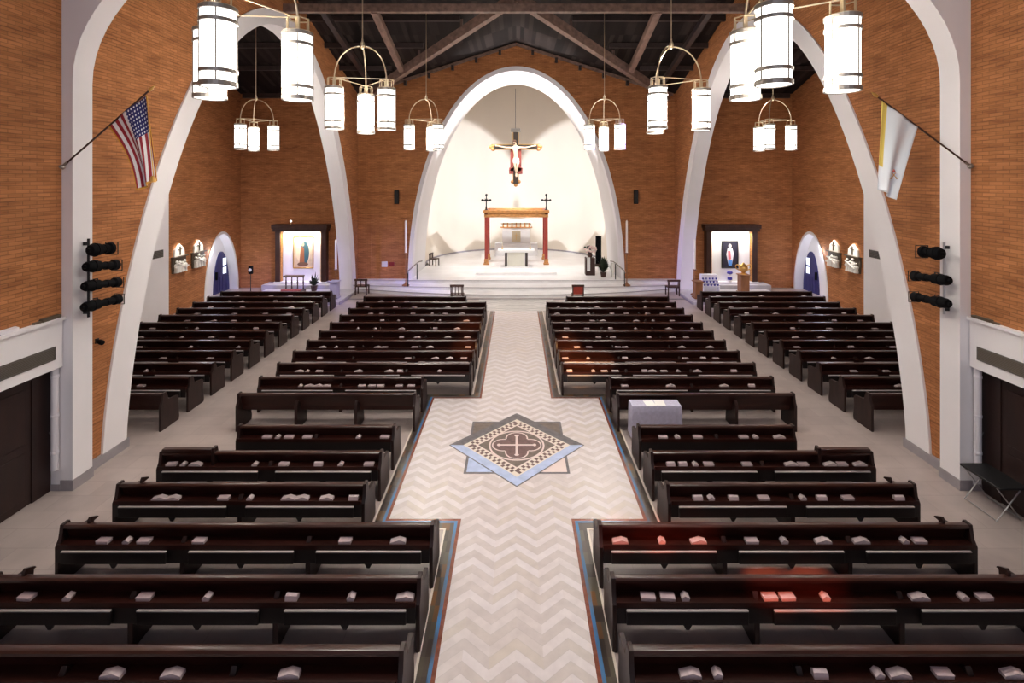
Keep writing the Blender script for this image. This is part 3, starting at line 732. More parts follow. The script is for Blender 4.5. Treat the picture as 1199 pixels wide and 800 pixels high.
# quatrefoil: rounded four lobed outline around the cross
def quat(rl, off, sc_=1):
    pts = []
    for q in range(4):
        a0_ = q*PI/2
        for t in range(-7, 8):
            a = a0_ + t/7*PI*.545
            pts.append(((off*math.cos(a0_)+rl*math.cos(a))*sc_, (off*math.sin(a0_)+rl*math.sin(a))*sc_))
    return pts
circ = lambda r: [(r*math.cos(2*PI*i/48), r*math.sin(2*PI*i/48)) for i in range(48)]
MB().prism(quat(.26, .30), 'z', -.003, .0068).build('quatrefoil_field', M['maroon_inlay'], md)
ringp(MB(), quat(.26, .30), quat(.228, .30), -.003, .0076).build('quatrefoil_edge', M['pink_inlay'], md)
ringp(MB(), circ(.625), circ(.585), -.003, .0080).build('circle_ring', M['pink_inlay'], md)
mb = MB()
for q in range(4):
    c, s_ = math.cos(q*PI/2), math.sin(q*PI/2)
    tp = [(-.028, 0), (.028, 0), (.026, .36), (.055, .40), (.03, .44), (-.03, .44), (-.055, .40), (-.026, .36)]
    mb.prism([(x*c-y*s_, x*s_+y*c) for x, y in tp], 'z', -.003, .0082+q*.00005)
mb.build('cross', M['pink_inlay'], md)

# ------------------------------------------------------------------ chandeliers
def chandelier(cx, cy, angs, label, zt=None):
    r = thing('lantern_chandelier', label, 'chandelier', (cx, cy, 0), group='three-lantern chandeliers')
    R_ = .70; ZB, ZT = 7.19, 8.19; top = 9.35
    zc = zt if zt else max(ZR - SL*abs(cx), ZR - SL*abs(cy-RIDGE_Y))
    MB().tube([(0, 0, top), (0, 0, zc-.02)], .014, 8).build('hanging_rod', M['brass'], r)
    MB().lathe([(.0, -.14), (.035, -.12), (.06, -.06), (.05, .02), (.025, .06), (.02, .12)], (0, 0, top), 14).build('hub', M['brass'], r)
    pts = []
    for a in angs:
        px, py = R_*math.cos(a), R_*math.sin(a); pts.append((px, py))
        arm = []
        for i in range(13):
            t = i/12*PI/2
            arm.append((px*math.sin(t), py*math.sin(t), ZT+.20 + (top-.08-ZT-.20)*math.cos(t)))
        MB().tube(arm, .017, 8).build('arm', M['brass'], r)
        ln = MB().lathe([(.20, 0), (.205, .01), (.205, .99), (.20, 1.0)], (px, py, ZB), 24).build('lantern', M['glow'], r)
        mb = MB()
        for z, hh in ((ZB-.01, .06), (ZB+.16, .045), (ZB+.80, .045), (ZB+.955, .05)):
            for k_ in range(24):
                pass
            n_ = 24
            ro = [(px+.226*math.cos(2*PI*q/n_), py+.226*math.sin(2*PI*q/n_)) for q in range(n_)]
            ri = [(px+.206*math.cos(2*PI*q/n_), py+.206*math.sin(2*PI*q/n_)) for q in range(n_)]
            ringp(mb, ro, ri, z, z+hh)
        for q in range(4):
            a2 = q*PI/2 + .4
            mb.bar((px+.212*math.cos(a2), py+.212*math.sin(a2), ZB), (px+.212*math.cos(a2), py+.212*math.sin(a2), ZT), .014, .014, (1, 0, 0))
        mb.build('lantern_bands', M['bronze'], ln)
        mb = MB().lathe([(.21, 0), (.21, .02), (.05, .05)], (px, py, ZT), 24)
        for q in range(6):
            a2 = q*PI/3
            mb.bar((px+.165*math.cos(a2), py+.165*math.sin(a2), ZT+.015), (px+.165*math.cos(a2), py+.165*math.sin(a2), ZT+.21), .016, .016, (1, 0, 0))
        for q in range(6):
            a2, a3 = q*PI/3, (q+1)*PI/3
            mb.bar((px+.165*math.cos(a2), py+.165*math.sin(a2), ZT+.21), (px+.165*math.cos(a3), py+.165*math.sin(a3), ZT+.21), .016, .016)
        mb.bar((px, py, ZT+.04), (px, py, ZT+.24), .05, .05, (1, 0, 0))
        mb.build('lantern_crown', M['brass'], ln)
    mb = MB()
    for i in range(3):
        a, b = pts[i], pts[(i+1) % 3]
        mb.bar((*a, ZT+.235), (*b, ZT+.235), .018, .018)
    mb.build('tie_rods', M['brass'], r)
    for px, py in pts:
        lamp('SPOT', 'lantern_downlight', (cx+px, cy+py, ZB-.03), 45, (1.0, .93, .84), (cx+px, cy+py, 0), spot=165, blend=1.0, radius=.16)
    lamp('POINT', 'lantern_glow', (cx, cy, 7.7), 260 if abs(cx) < 8 else 170, (1.0, .92, .80), radius=.25)
D = math.radians
chandelier(-3.86, 7.10, [D(-87), D(159), D(35)], 'large three-lantern chandelier hanging nearest the loft on the striped-flag side')
chandelier(3.72, 6.82, [D(228), D(115), D(-6)], 'large three-lantern chandelier hanging nearest the loft on the pale-flag side')
chandelier(-3.81, 12.36, [D(100), D(220), D(-20)], 'three-lantern chandelier over the cross aisle on the striped-flag side')
chandelier(3.84, 12.36, [D(-13), D(107), D(227)], 'three-lantern chandelier over the cross aisle on the pale-flag side')
chandelier(-3.70, 20.5, [D(82), D(202), D(322)], 'small distant chandelier beside the sanctuary arch, striped-flag side')
chandelier(3.62, 20.5, [D(82), D(202), D(322)], 'small distant chandelier beside the sanctuary arch, pale-flag side')
chandelier(-10.75, 20.6, [D(125), D(245), D(5)], 'three-lantern chandelier hanging in the striped-flag transept before the shrine')
chandelier(10.6, 20.6, [D(112), D(232), D(-8)], 'three-lantern chandelier hanging in the pale-flag transept before the shrine')

# ------------------------------------------------------------------ sanctuary furniture
# altar
al = thing('altar', 'white stone altar table with dark legs under the canopy', 'altar', (0, 30.4, .65))
MB().box(-1.12, 1.12, -.5, .5, .93, 1.06, .015).build('altar_top', M['marble'], al)
MB().box(-.52, .52, -.32, .32, .06, .93).build('altar_panel', M['cream'], al)
for s in (-1, 1):
    MB().box(s*.62-.07, s*.62+.07, -.36, .36, .06, .90, .01).build('leg', M['darkcross'], al)
MB().box(-.95, .95, -.42, .42, 0, .06, .01).build('altar_base', M['marble'], al)
ac = MB()
ac.box(-1.0, 1.0, -.508, .508, 1.062, 1.07); ac.box(-1.0, 1.0, -.515, -.505, .93, 1.07)
ac.build('altar_cloth', M['loin'], al)
for x in (-.85, .85):
    c = thing('candlestick', 'short brass candlestick on the altar, %s side' % SIDE[1 if x > 0 else -1], 'candlestick', (x, 30.4, 1.722))
    MB().lathe([(.07, 0), (.07, .02), (.02, .04), (.018, .16), (.04, .18)], (0, 0, 0), 12).build('base', M['gold'], c)
    MB().lathe([(.025, .18), (.025, .36), (.004, .38)], (0, 0, 0), 10).build('candle', M['candle'], c)
# canopy
cn = thing('altar_canopy', 'red and gilt four-post canopy standing around the altar', 'canopy', (0, 32.2, .65))
for sx in (-1, 1):
    for sy in (-1, 1):
        p_ = MB().box(sx*1.87-.10, sx*1.87+.10, sy*1.05-.10, sy*1.05+.10, .35, 3.3, .015).build('post', M['redwood'], cn)
        mb = MB().box(sx*1.87-.17, sx*1.87+.17, sy*1.05-.17, sy*1.05+.17, 0, .10, .01).box(sx*1.87-.13, sx*1.87+.13, sy*1.05-.13, sy*1.05+.13, .10, .36, .02)
        mb.build('post_base', M['gilt'], p_)
for sy in (-1, 1):
    mb = MB().box(-2.0, 2.0, sy*1.05-.12, sy*1.05+.12, 2.95, 3.12, .01).box(-2.0, 2.0, sy*1.05-.10, sy*1.05+.10, 3.12, 3.22).box(-2.06, 2.06, sy*1.05-.15, sy*1.05+.15, 3.22, 3.40, .015)
    mb.build('beam', M['gilt'], cn)
for sx in (-1, 1):
    MB().box(sx*1.87-.11, sx*1.87+.11, -.93, .93, 2.97, 3.38, .01).build('side_beam', M['redwood'], cn)
for sx in (-1, 1):
    mb = MB(); x, y, z = sx*1.87, -1.05, 3.40
    mb.lathe([(.13, 0), (.05, .06), (.04, .14), (.09, .18), (.04, .22)], (x, y, z), 10)
    mb.bar((x, y, z+.2), (x, y, z+.95), .07, .06, (1, 0, 0)); mb.bar((x-.25, y, z+.62), (x+.25, y, z+.62), .06, .07)
    for dx, dz in ((-.25, .62), (.25, .62), (0, .95)):
        mb.ball((x+dx, y, z+dz), .075)
    for q in range(4):
        a = PI/4+q*PI/2; mb.bar((x, y, z+.62), (x+.14*math.cos(a), y, z+.62+.14*math.sin(a)), .025, .025, (0, 1, 0))
    mb.build('corner_cross', M['iron'], cn)
# tabernacle tower
tb = thing('tabernacle', 'white marble tabernacle tower with a gilt band behind the altar', 'tabernacle', (0, 35.4, .5))
MB().box(-1.5, 1.5, -.45, .45, 0, .95, .02).build('base', M['marble'], tb)
MB().box(-.98, .98, -.35, .35, .95, 2.05, .02).build('body', M['marble'], tb)
MB().box(-1.12, 1.12, -.42, .42, 2.05, 2.12, .01).build('ledge', M['gilt'], tb)
mb = MB()
for i in range(7): mb.lathe([(.05, 0), (.06, .05), (.035, .1), (.035, .24), (.06, .3)], (-.9+.3*i, -.30, 2.12), 10)
mb.build('colonnette', M['gilt'], tb)
MB().box(-1.05, 1.05, -.25, .35, 2.12, 2.42).build('frieze', M['cream'], tb)
MB().prism([(-1.15, 2.42), (1.15, 2.42), (.9, 2.58), (-.9, 2.58)], 'y', -.4, .4).build('cornice', M['cream'], tb)
MB().box(-.30, .30, -.40, -.34, 1.05, 1.85, .02).build('door', M['brass'], tb)
mb = MB().bar((0, -.42, 1.2), (0, -.42, 1.7), .04, .02, (1, 0, 0)).bar((-.12, -.42, 1.55), (.12, -.42, 1.55), .04, .02); mb.build('door_cross', M['gold'], tb)

# crucifix with its painted figure
cf = thing('crucifix', 'large painted crucifix hanging in the sanctuary arch above the canopy', 'crucifix', (-.03, 31.0, 8.02))
MB().box(-.15, .15, 0, .12, -2.35, 1.05, .01).build('cross_upright', M['darkcross'], cf)
MB().box(-1.35, 1.35, .002, .118, -.17, .10, .01).build('cross_arm', M['darkcross'], cf)
mb = MB().box(-.34, .34, .02, .13, -1.55, -.17, .01).box(-.42, .42, .02, .10, -1.72, -1.32, .02); mb.build('side_panel', M['rededge'], cf)
mb = MB().box(-.30, .30, -.02, .10, .88, 1.12, .02); mb.build('title_board', M['bronze'], cf)
mb = MB()
for s in (-1, 1):
    for dz in (-.13, .06): mb.ball((s*1.42, .06, dz-.035), (.14, .07, .13))
    mb.ball((s*1.55, .06, -.035), (.12, .07, .12))
for x, z in ((-.2, -2.2), (.2, -2.2), (0, -2.4)): mb.ball((x, .06, z), (.12, .07, .12))
mb.build('cross_finial', M['gilt'], cf)
mb = MB().box(-1.5, 1.5, .06, .09, .10, .14).box(-1.5, 1.5, .06, .09, -.21, -.17).box(-.19, -.15, .06, .09, -2.3, 1.0).box(.15, .19, .06, .09, -2.3, 1.0)
mb.build('cross_edge', M['gold'], cf)
mb = MB().tube([(-.02, .06, 1.1), (-.02, .06, 3.6)], .012, 6); mb.build('hanging_wire', M['iron'], cf)
def skin_figure(name, joints, edges, radii, m, parent, root=0):
    me = bpy.data.meshes.new(name); me.from_pydata(joints, edges, [])
    o = bpy.data.objects.new(name, me); C.objects.link(o); o.parent = parent; me.materials.append(m)
    md_ = o.modifiers.new('skin', 'SKIN'); md_.use_smooth_shade = True
    for i, v in enumerate(me.skin_vertices[0].data):
        v.radius = (radii[i], radii[i]*.85) if not isinstance(radii[i], tuple) else radii[i]; v.use_root = (i == root)
    ss = o.modifiers.new('subd', 'SUBSURF'); ss.levels = 1; ss.render_levels = 2
    return o
Yb = -.13
J = [(0.02, Yb, -.80), (0.0, Yb, -.55), (-.02, Yb, -.32), (-.02, Yb-.02, -.10), (-.03, Yb-.06, .06), (-.07, Yb-.10, .20), (-.09, Yb-.10, .32),
     (-.20, Yb, -.10), (-.62, Yb+.04, -.08), (-1.05, Yb+.08, .02), (-1.20, Yb+.08, .04),
     (.18, Yb, -.08), (.62, Yb+.04, -.08), (1.05, Yb+.08, .02), (1.20, Yb+.08, .04),
     (-.09, Yb, -.85), (-.05, Yb-.16, -1.28), (.05, Yb, -1.72), (.06, Yb-.08, -1.90),
     (.12, Yb, -.85), (.10, Yb-.14, -1.28), (.02, Yb, -1.72), (.02, Yb-.08, -1.90),
     (-1.27, Yb+.07, .09), (-1.29, Yb+.07, .05), (-1.28, Yb+.07, .01), (-1.20, Yb+.04, .10), (1.27, Yb+.07, .09), (1.29, Yb+.07, .05), (1.28, Yb+.07, .01), (1.20, Yb+.04, .10)]
E = [(0,1),(1,2),(2,3),(3,4),(4,5),(5,6),(3,7),(7,8),(8,9),(9,10),(3,11),(11,12),(12,13),(13,14),(0,15),(15,16),(16,17),(17,18),(0,19),(19,20),(20,21),(21,22),
     (10,23),(10,24),(10,25),(10,26),(14,27),(14,28),(14,29),(14,30)]
RD = [.16,.14,.165,.17,.065,.105,.09,.085,.06,.045,.045,.085,.06,.045,.045,.105,.075,.05,.05,.105,.075,.05,.05] + [.014]*8
sk = skin_figure('figure_body', J, E, RD, M['skin'], cf)
MB().ball((-.075, Yb-.08, .30), (.115, .115, .12)).ball((-.09, Yb-.0, .18), (.11, .08, .14)).ball((-.085, Yb-.20, .14), (.055, .03, .06)).build('figure_hair', M['hair'], cf)
MB().ball((.015, Yb-.01, -.83), (.21, .16, .17)).ball((.17, Yb-.03, -.98), (.06, .07, .17)).ball((-.06, Yb-.06, -.95), (.13, .12, .16)).build('loincloth', M['loin'], cf)

# handrails
for s in (-1, 1):
    hr = thing('handrail', 'short bronze handrail on the altar steps, %s side' % SIDE[s], 'handrail', (0, 0, 0))
    MB().tube([(s*5.42, 27.25, .5), (s*5.42, 27.25, 1.35)], .028, 8).build('post', M['iron'], hr)
    MB().tube([(s*5.70, 26.25, .34), (s*5.70, 26.25, 1.12)], .028, 8).build('post', M['iron'], hr)
    MB().tube([(s*5.20, 27.55, 1.46), (s*5.34, 27.40, 1.45), (s*5.42, 27.25, 1.40), (s*5.70, 26.25, 1.14), (s*5.72, 26.15, 1.05)], .03, 8).build('rail', M['bronze'], hr)
# tall candle stands
def candle_stand(x, y, z, h1, h2, label, plinth=None):
    c = thing('candle_stand', label, 'candle stand', (x, y, z))
    MB().lathe([(.20, 0), (.20, .04), (.07, .10), (.03, .2), (.028, h1*.5), (.05, h1*.52), (.028, h1*.55), (.03, h1-.1), (.10, h1-.04), (.10, h1)], (0, 0, 0), 14).build('stem', M['oak'], c)
    MB().lathe([(.055, h1), (.055, h2-.05), (.02, h2), (.004, h2+.03)], (0, 0, 0), 12).build('candle', M['candle'], c)
    return c
candle_stand(-5.86, 26.45, .34, 1.75, 3.45, 'tall candle on a stand at the striped-flag foot of the sanctuary arch')
candle_stand(5.86, 26.45, .34, 1.75, 3.45, 'tall candle on a stand at the pale-flag foot of the sanctuary arch')
candle_stand(-9.15, 25.3, .12, 1.3, 2.8, 'tall candle on a stand behind the striped-flag side arch')
candle_stand(9.05, 25.3, .12, 1.3, 2.8, 'tall candle on a stand behind the pale-flag side arch')
for s in (-1, 1):
    pl = thing('plinth', '%s plinth beside the candle behind the %s side arch' % ('grey' if s < 0 else 'brown', SIDE[s]), 'plinth', (s*8.95, 24.6, .12))
    mm = M['grey_plinth'] if s < 0 else M['oak']
    MB().box(-.18, .18, -.2, .2, .06, .80, .01).build('shaft', mm, pl); MB().box(-.22, .22, -.24, .24, 0, .06).build('base', mm, pl); MB().box(-.23, .23, -.25, .25, .80, .85, .01).build('cap', mm, pl)
# wall speakers and boxes on the end wall
for s in (-1, 1):
    sp = thing('wall_speaker', 'narrow black speaker on the brick beside the sanctuary arch, %s side' % SIDE[s], 'speaker', (s*6.58, YB, 5.0))
    MB().box(-.12, .12, -.14, -.02, -.38, .38, .015).build('cabinet', M['black'], sp); MB().box(-.10, .10, -.15, -.141, -.35, .35).build('front_grille', M['iron'], sp); MB().box(-.05, .05, -.02, 0, -.1, .1).build('bracket', M['iron'], sp)
tag(MB().box(-7.42, -7.10, YB-.05, YB, 1.15, 1.45, .01).build('switch_plate', M['pvc']), 'white wall plate low on the brick left of the sanctuary'.replace('left of', 'beside'), 'wall plate')
tag(MB().box(-7.03, -6.72, YB-.06, YB, 1.18, 1.42, .01).build('alarm_box', M['red_box']), 'dark red alarm box next to the white wall plate', 'alarm')
# shallow brick panels on the end wall
for s in (-1, 1):
    mb = MB()
    for x in (6.15, 8.05):
        mb.box(s*x-.05, s*x+.05, YB-.03, YB, .5, 9.4 if x > 7 else 5.2)
    mb.box(min(s*6.15, s*8.05), max(s*6.15, s*8.05), YB-.03, YB, 4.3, 4.4)
    struct(mb, 'trim_%d' % k, M['brick_end'], 'shallow projecting brick border on the end wall, %s side' % SIDE[s], 'wall trim'); k += 1
# objects on the pale-flag side of the sanctuary
pc = thing('presider_chair', 'tall dark chair standing on the pale-flag side of the sanctuary', 'chair', (4.80, 29.2, .5), -.2)
MB().box(-.30, .30, -.28, .28, .40, .48, .015).build('seat', M['walnut'], pc)
MB().box(-.17, .17, .24, .30, .48, 2.12, .01).build('backrest', M['black'], pc)
for a in (-.27, .27):
    for b in (-.25, .25): MB().box(a-.03, a+.03, b-.03, b+.03, 0, .42).build('leg', M['walnut'], pc)
    MB().box(a-.035, a+.035, -.27, .26, .66, .71, .01).build('arm', M['walnut'], pc)
st = thing('flower_stand', 'dark stand with a white cloth strip and pink and white flowers beside the tall chair', 'flower stand', (4.22, 28.6, .5))
MB().box(-.27, .27, -.24, .24, 0, 1.0, .02).build('stand_body', M['walnut'], st); MB().box(-.20, -.02, -.26, -.242, .25, 1.02).box(-.20, -.02, -.26, .1, 1.0, 1.02).build('cloth_panel', M['loin'], st)
MB().lathe([(.10, 1.0), (.16, 1.1), (.12, 1.25), (.15, 1.3)], (0, 0, 0), 14).build('vase', M['walnut'], st)
rf = random.Random(3); mb = MB(); mb2 = MB()
for i in range(26):
    a = rf.uniform(0, 2*PI); r_ = rf.uniform(.05, .36); z_ = 1.3 + rf.uniform(0, .42)*(1-r_)
    (mb if i % 3 else mb2).ball((r_*math.cos(a), r_*math.sin(a), z_), (.075, .075, .06))
mb.build('blossoms', M['petal'], st); mb2.build('foliage', M['leaf'], st)
def leafy(name, label, loc, h, r0, potm, n_=60, seed=1, scale=1):
    t_ = thing(name, label, 'plant', loc)
    MB().lathe([(.13*scale, 0), (.17*scale, .25*scale), (.19*scale, .28*scale), (.16*scale, .28*scale)], (0, 0, 0), 14).build('pot', potm, t_)
    q = random.Random(seed); mb = MB()
    for i in range(n_):
        a = q.uniform(0, 2*PI); el = q.uniform(.3, 1.4); L = q.uniform(.35, 1)*h
        base = Vector((.04*math.cos(a), .04*math.sin(a), .27*scale)); tip = base + Vector((math.cos(a)*math.cos(el)*r0*1.6, math.sin(a)*math.cos(el)*r0*1.6, L*math.sin(el)))
        mid = base.lerp(tip, .6) + Vector((0, 0, .08*h)); wv_ = Vector((-math.sin(a), math.cos(a), 0))*.05*scale
        vs = [mb.bm.verts.new(v) for v in (base, mid+wv_, tip, mid-wv_)]; mb.bm.faces.new(vs)
    mb.build('foliage', M['leaf'], t_); return t_
leafy('potted_plant', 'dark leafy potted plant in front of the tall chair on the sanctuary edge', (4.88, 27.95, .5), 1.0, .22, M['walnut'], 170, 5)
ur = thing('white_urn', 'white urn on the sanctuary edge beside the handrail and dark plant', 'urn', (5.42, 27.95, .5))
MB().lathe([(.13, 0), (.13, .05), (.05, .10), (.06, .22), (.16, .45), (.17, .62), (.10, .74), (.13, .80)], (0, 0, 0), 18).build('body', M['relief'], ur)
MB().lathe([(.135, .80), (.14, .82), (.12, .84)], (0, 0, 0), 18).build('rim', M['marble'], ur)
# small stool against the striped-flag reveal
def chair(name, label, loc, rz, m, wd=.56, h=.95, panel=None, slats=4):
    c = thing(name, label, 'chair', loc, rz)
    MB().box(-wd/2, wd/2, -.24, .24, .42, .47, .01).build('seat', m, c)
    for a in (-1, 1):
        MB().box(a*(wd/2-.03)-.025, a*(wd/2-.03)+.025, -.24, -.19, 0, h-.04).build('leg', m, c)
        MB().box(a*(wd/2-.03)-.025, a*(wd/2-.03)+.025, .19, .24, 0, .42).build('leg', m, c)
    MB().box(-wd/2-.02, wd/2+.02, -.25, -.18, h-.10, h, .012).build('top_rail', m, c)
    if panel: MB().box(-wd/2+.06, wd/2-.06, -.23, -.20, .50, h-.1).build('back_panel', panel, c)
    else:
        for i in range(slats):
            x = -wd/2+.09 + (wd-.18)*i/(slats-1)
            MB().box(x-.018, x+.018, -.23, -.20, .47, h-.09).build('back_slat', m, c)
    return c
chair('side_chair', 'dark slat-backed chair at the head of the aisle, striped-flag side', (-2.83, 24.0, 0), 0, M['walnut'], .62, .95)
chair('side_chair', 'red-backed wooden chair at the head of the aisle, pale-flag side', (2.95, 24.0, 0), 0, M['walnut'], .56, .95, M['redwood'])
chair('side_chair', 'dark open-backed chair beside the striped-flag end of the altar steps', (-8.0, 25.9, 0), 0, M['walnut'], .62, .84, None, 3)
chair('side_chair', 'brown open-backed chair beside the pale-flag end of the altar steps', (8.05, 25.7, 0), 0, M['walnut'], .62, .84, None, 2)
chair('side_chair', 'small dark chair standing against the reveal inside the sanctuary arch', (-5.2, 31.6, .5), -PI/2-.3, M['walnut'], .5, .80, None, 3)

# ------------------------------------------------------------------ shrines in the transepts
def shrine(s, cx, label):
    r = thing('wall_shrine', label, 'shrine', (s*cx, YB-.02, 0))
    MB().box(-1.1, 1.1, -.08, 0, .40, 3.15).build('back_panel', M['white'], r)
    lt = MB().box(-1.46, 1.46, -.52, 0, 3.15, 3.30, .01).box(-1.52, 1.52, -.58, 0, 3.30, 3.52, .02)
    lt.build('lintel', M['walnut'], r)
    for a in (-1, 1):
        x0, x1 = sorted((a*1.12, a*1.38))
        j = MB().box(x0, x1, -.40, 0, .40, 3.15, .01).build('jamb', M['walnut'], r)
        mb = MB()
        for y in (-.32, -.20): mb.tube([(a*1.10, y, .42), (a*1.10, y, 3.13)], .035, 8)
        mb.build('colonnette', M['gilt'], j)
    MB().box(-1.45, 1.45, -.45, 0, .34, .40, .01).build('sill', M['marble'], r)
    MB().box(-.9, .9, -.30, -.26, 3.10, 3.15).build('light_strip', M['glow'], r)
    lamp('AREA', 'shrine_light', (s*cx, YB-.46, 3.08), 58, (1.0, .97, .9), (s*cx, YB-.12, .6), size=1.8, size_y=.12)
    return r
shrine(-1, 11.72, 'dark wooden wall shrine with bright panel in the striped-flag transept')
shrine(1, 11.72, 'dark wooden wall shrine with bright panel in the pale-flag transept')
def painting(loc, wd, ht, bg, parts, label, frame):
    r = thing('framed_painting', label, 'painting', loc)
    mb = MB(); f_ = .05
    for a, b, c, d in ((-wd/2, wd/2, ht-f_, ht), (-wd/2, wd/2, 0, f_), (-wd/2, -wd/2+f_, f_, ht-f_), (wd/2-f_, wd/2, f_, ht-f_)): mb.box(a, b, -.07, 0, c, d, .008)
    mb.build('frame', frame, r)
    MB().box(-wd/2+f_, wd/2-f_, -.04, -.005, f_, ht-f_).build('canvas', bg, r)
    y = -.041
    for nm, pts, m in parts:
        MB().prism(pts, 'y', y-.003, y).build(nm, m, r); y -= .003
    return r
def ell(cx, cz, rx, rz_, n_=20): return [(cx+rx*math.cos(2*PI*i/n_), cz+rz_*math.sin(2*PI*i/n_)) for i in range(n_)]
P = lambda nm, c: mat(nm, c, .6)
painting((-11.68, YB-.10, 1.10), 1.12, 1.74, mat('canvas_gold', (.66, .50, .33), .6, noise=(3, 3, 3, .2)),
  [('painted_glow', ell(0, .92, .40, .70), P('pale_gold', (.80, .64, .42))), ('painted_cloak', ell(.08, .85, .24, .62), P('teal_cloth', (.04, .11, .13))),
   ('painted_robe', [(-.22, .25), (.06, .25), (.04, 1.1), (-.10, 1.2), (-.16, .9)], P('orange_cloth', (.34, .12, .05))), ('painted_head', ell(-.02, 1.30, .075, .10), P('ochre', (.50, .33, .20))),
   ('painted_ground', ell(-.02, .22, .3, .11), P('dark_earth', (.18, .09, .05)))],
  'gilt-framed painting of a cloaked figure on pale gold in the striped-flag shrine', M['gold'])
painting((11.72, YB-.10, 1.10), .92, 1.50, mat('canvas_night', (.020, .018, .035), .5),
  [('painted_robe', [(-.2, .75), (-.08, .18), (.10, .18), (.22, .8), (.12, 1.1), (-.12, 1.1)], P('white_cloth', (.72, .70, .74))),
   ('painted_head', ell(0, 1.22, .085, .11), P('pale_face', (.75, .62, .55))), ('painted_sash', [(-.12, .95), (.02, .95), (.06, .5), (-.08, .45)], P('rose', (.70, .18, .20))),
   ('painted_hem', [(-.10, .45), (.12, .45), (.10, .14), (-.08, .14)], P('sky_blue', (.10, .30, .70)))],
  'dark painting of a standing white-robed figure in the pale-flag shrine', M['iron'])
lsf = thing('shrine_lamp', 'small white lamp fixed above the lintel of the striped-flag shrine', 'lamp', (-12.3, YB-.28, 3.50))
MB().lathe([(.05, 0), (.02, .03), (.02, .14)], (0, 0, 0), 10).build('stem', M['brass'], lsf); MB().ball((0, 0, .19), .055).build('bulb', M['glow'], lsf)
# kneeler desk with plant, striped-flag side
kd = thing('kneeler_desk', 'dark prayer desk with turned posts before the striped-flag shrine', 'prayer desk', (-11.55, 25.9, .12))
MB().box(-.50, .50, -.18, .18, .80, .86, .01).build('top', M['walnut'], kd)
for x in (-.45, -.15, .15, .45): MB().lathe([(.04, .12), (.025, .3), (.04, .5), (.025, .65), (.04, .80)], (x, .1, 0), 8).build('post', M['walnut'], kd)
MB().box(-.55, .55, -.42, .2, 0, .12, .01).build('base', M['walnut'], kd); MB().box(-.5, .5, -.42, -.2, .12, .22, .02).build('knee_pad', M['rededge'], kd)
leafy('potted_fern', 'small leafy plant beside the prayer desk in the striped-flag transept', (-10.62, 26.2, .12), .75, .16, M['walnut'], 60, 9)
ss = thing('sanitizer_stand', 'thin dark stand with a round white top near the arched doorway', 'stand', (-13.95, 26.2, 0))
MB().lathe([(.16, 0), (.16, .02), (.02, .04), (.018, 1.0)], (0, 0, 0), 12).build('pole', M['iron'], ss)
MB().box(-.12, .12, -.06, .06, 1.0, 1.42, .03).build('holder', M['black'], ss); MB().lathe([(.085, 0), (.085, .015)], (0, -.06, 1.22), 14, (0, -1, 0)).build('dispenser', M['white'], ss)
# pale-flag transept: votive rack, vase, golden vessel on pedestal
vr = thing('votive_rack', 'pale votive stand with blue glass cups before the pale-flag shrine', 'votive stand', (9.95, 25.7, .12))
MB().box(-.42, .42, -.02, .25, .0, .95, .01).build('cabinet', M['plaster'], vr)
for i, (y, z) in enumerate(((-.32, .42), (-.20, .56), (-.08, .70))):
    MB().box(-.42, .42, y, y+.13, z-.03, z, .005).build('shelf', M['plaster'], vr)
    for q in range(5): MB().lathe([(.035, 0), (.045, .09), (.03, .085)], (-.34+.17*q, y+.06, z), 10).build('glass_cup', M['blue_glass'], vr)
for a in (-.40, .40): MB().box(a-.02, a+.02, -.32, 0, 0, .40).build('leg', M['plaster'], vr)
vs = thing('blue_vase', 'small white and blue vase on the sill of the pale-flag shrine', 'vase', (11.6, YB-.40, .402))
MB().lathe([(.09, 0), (.12, .15), (.07, .34), (.10, .40)], (0, 0, 0), 14).build('vase_body', M['relief'], vs)
MB().lathe([(.122, .12), (.124, .22), (.10, .27)], (0, 0, 0), 14).build('blue_band', M['blue_glass'], vs)
MB().ball((0, 0, .50), (.16, .14, .10)).build('blossoms', M['blue_glass'], vs)
pd = thing('wood_pedestal', 'square brown wooden pedestal under the golden vessel', 'pedestal', (11.75, 25.8, .12))
MB().box(-.22, .22, -.22, .22, .05, .90, .01).build('shaft', M['oak'], pd); MB().box(-.26, .26, -.26, .26, 0, .05).build('base', M['oak'], pd); MB().box(-.27, .27, -.27, .27, .90, .95, .01).build('cap', M['oak'], pd)
gv = thing('golden_vessel', 'golden two-handled vessel on the wooden pedestal before the pale-flag shrine', 'vessel', (11.75, 25.8, 1.07))
MB().lathe([(.16, 0), (.14, .04), (.08, .08), (.20, .2), (.24, .35), (.18, .46), (.10, .50), (.06, .56), (.02, .60)], (0, 0, 0), 18).build('bowl', M['gold'], gv)
for s in (-1, 1): MB().tube([(s*.20, 0, .20), (s*.36, 0, .28), (s*.42, 0, .42), (s*.34, 0, .50), (s*.18, 0, .45)], .03, 8).build('handle', M['gold'], gv)

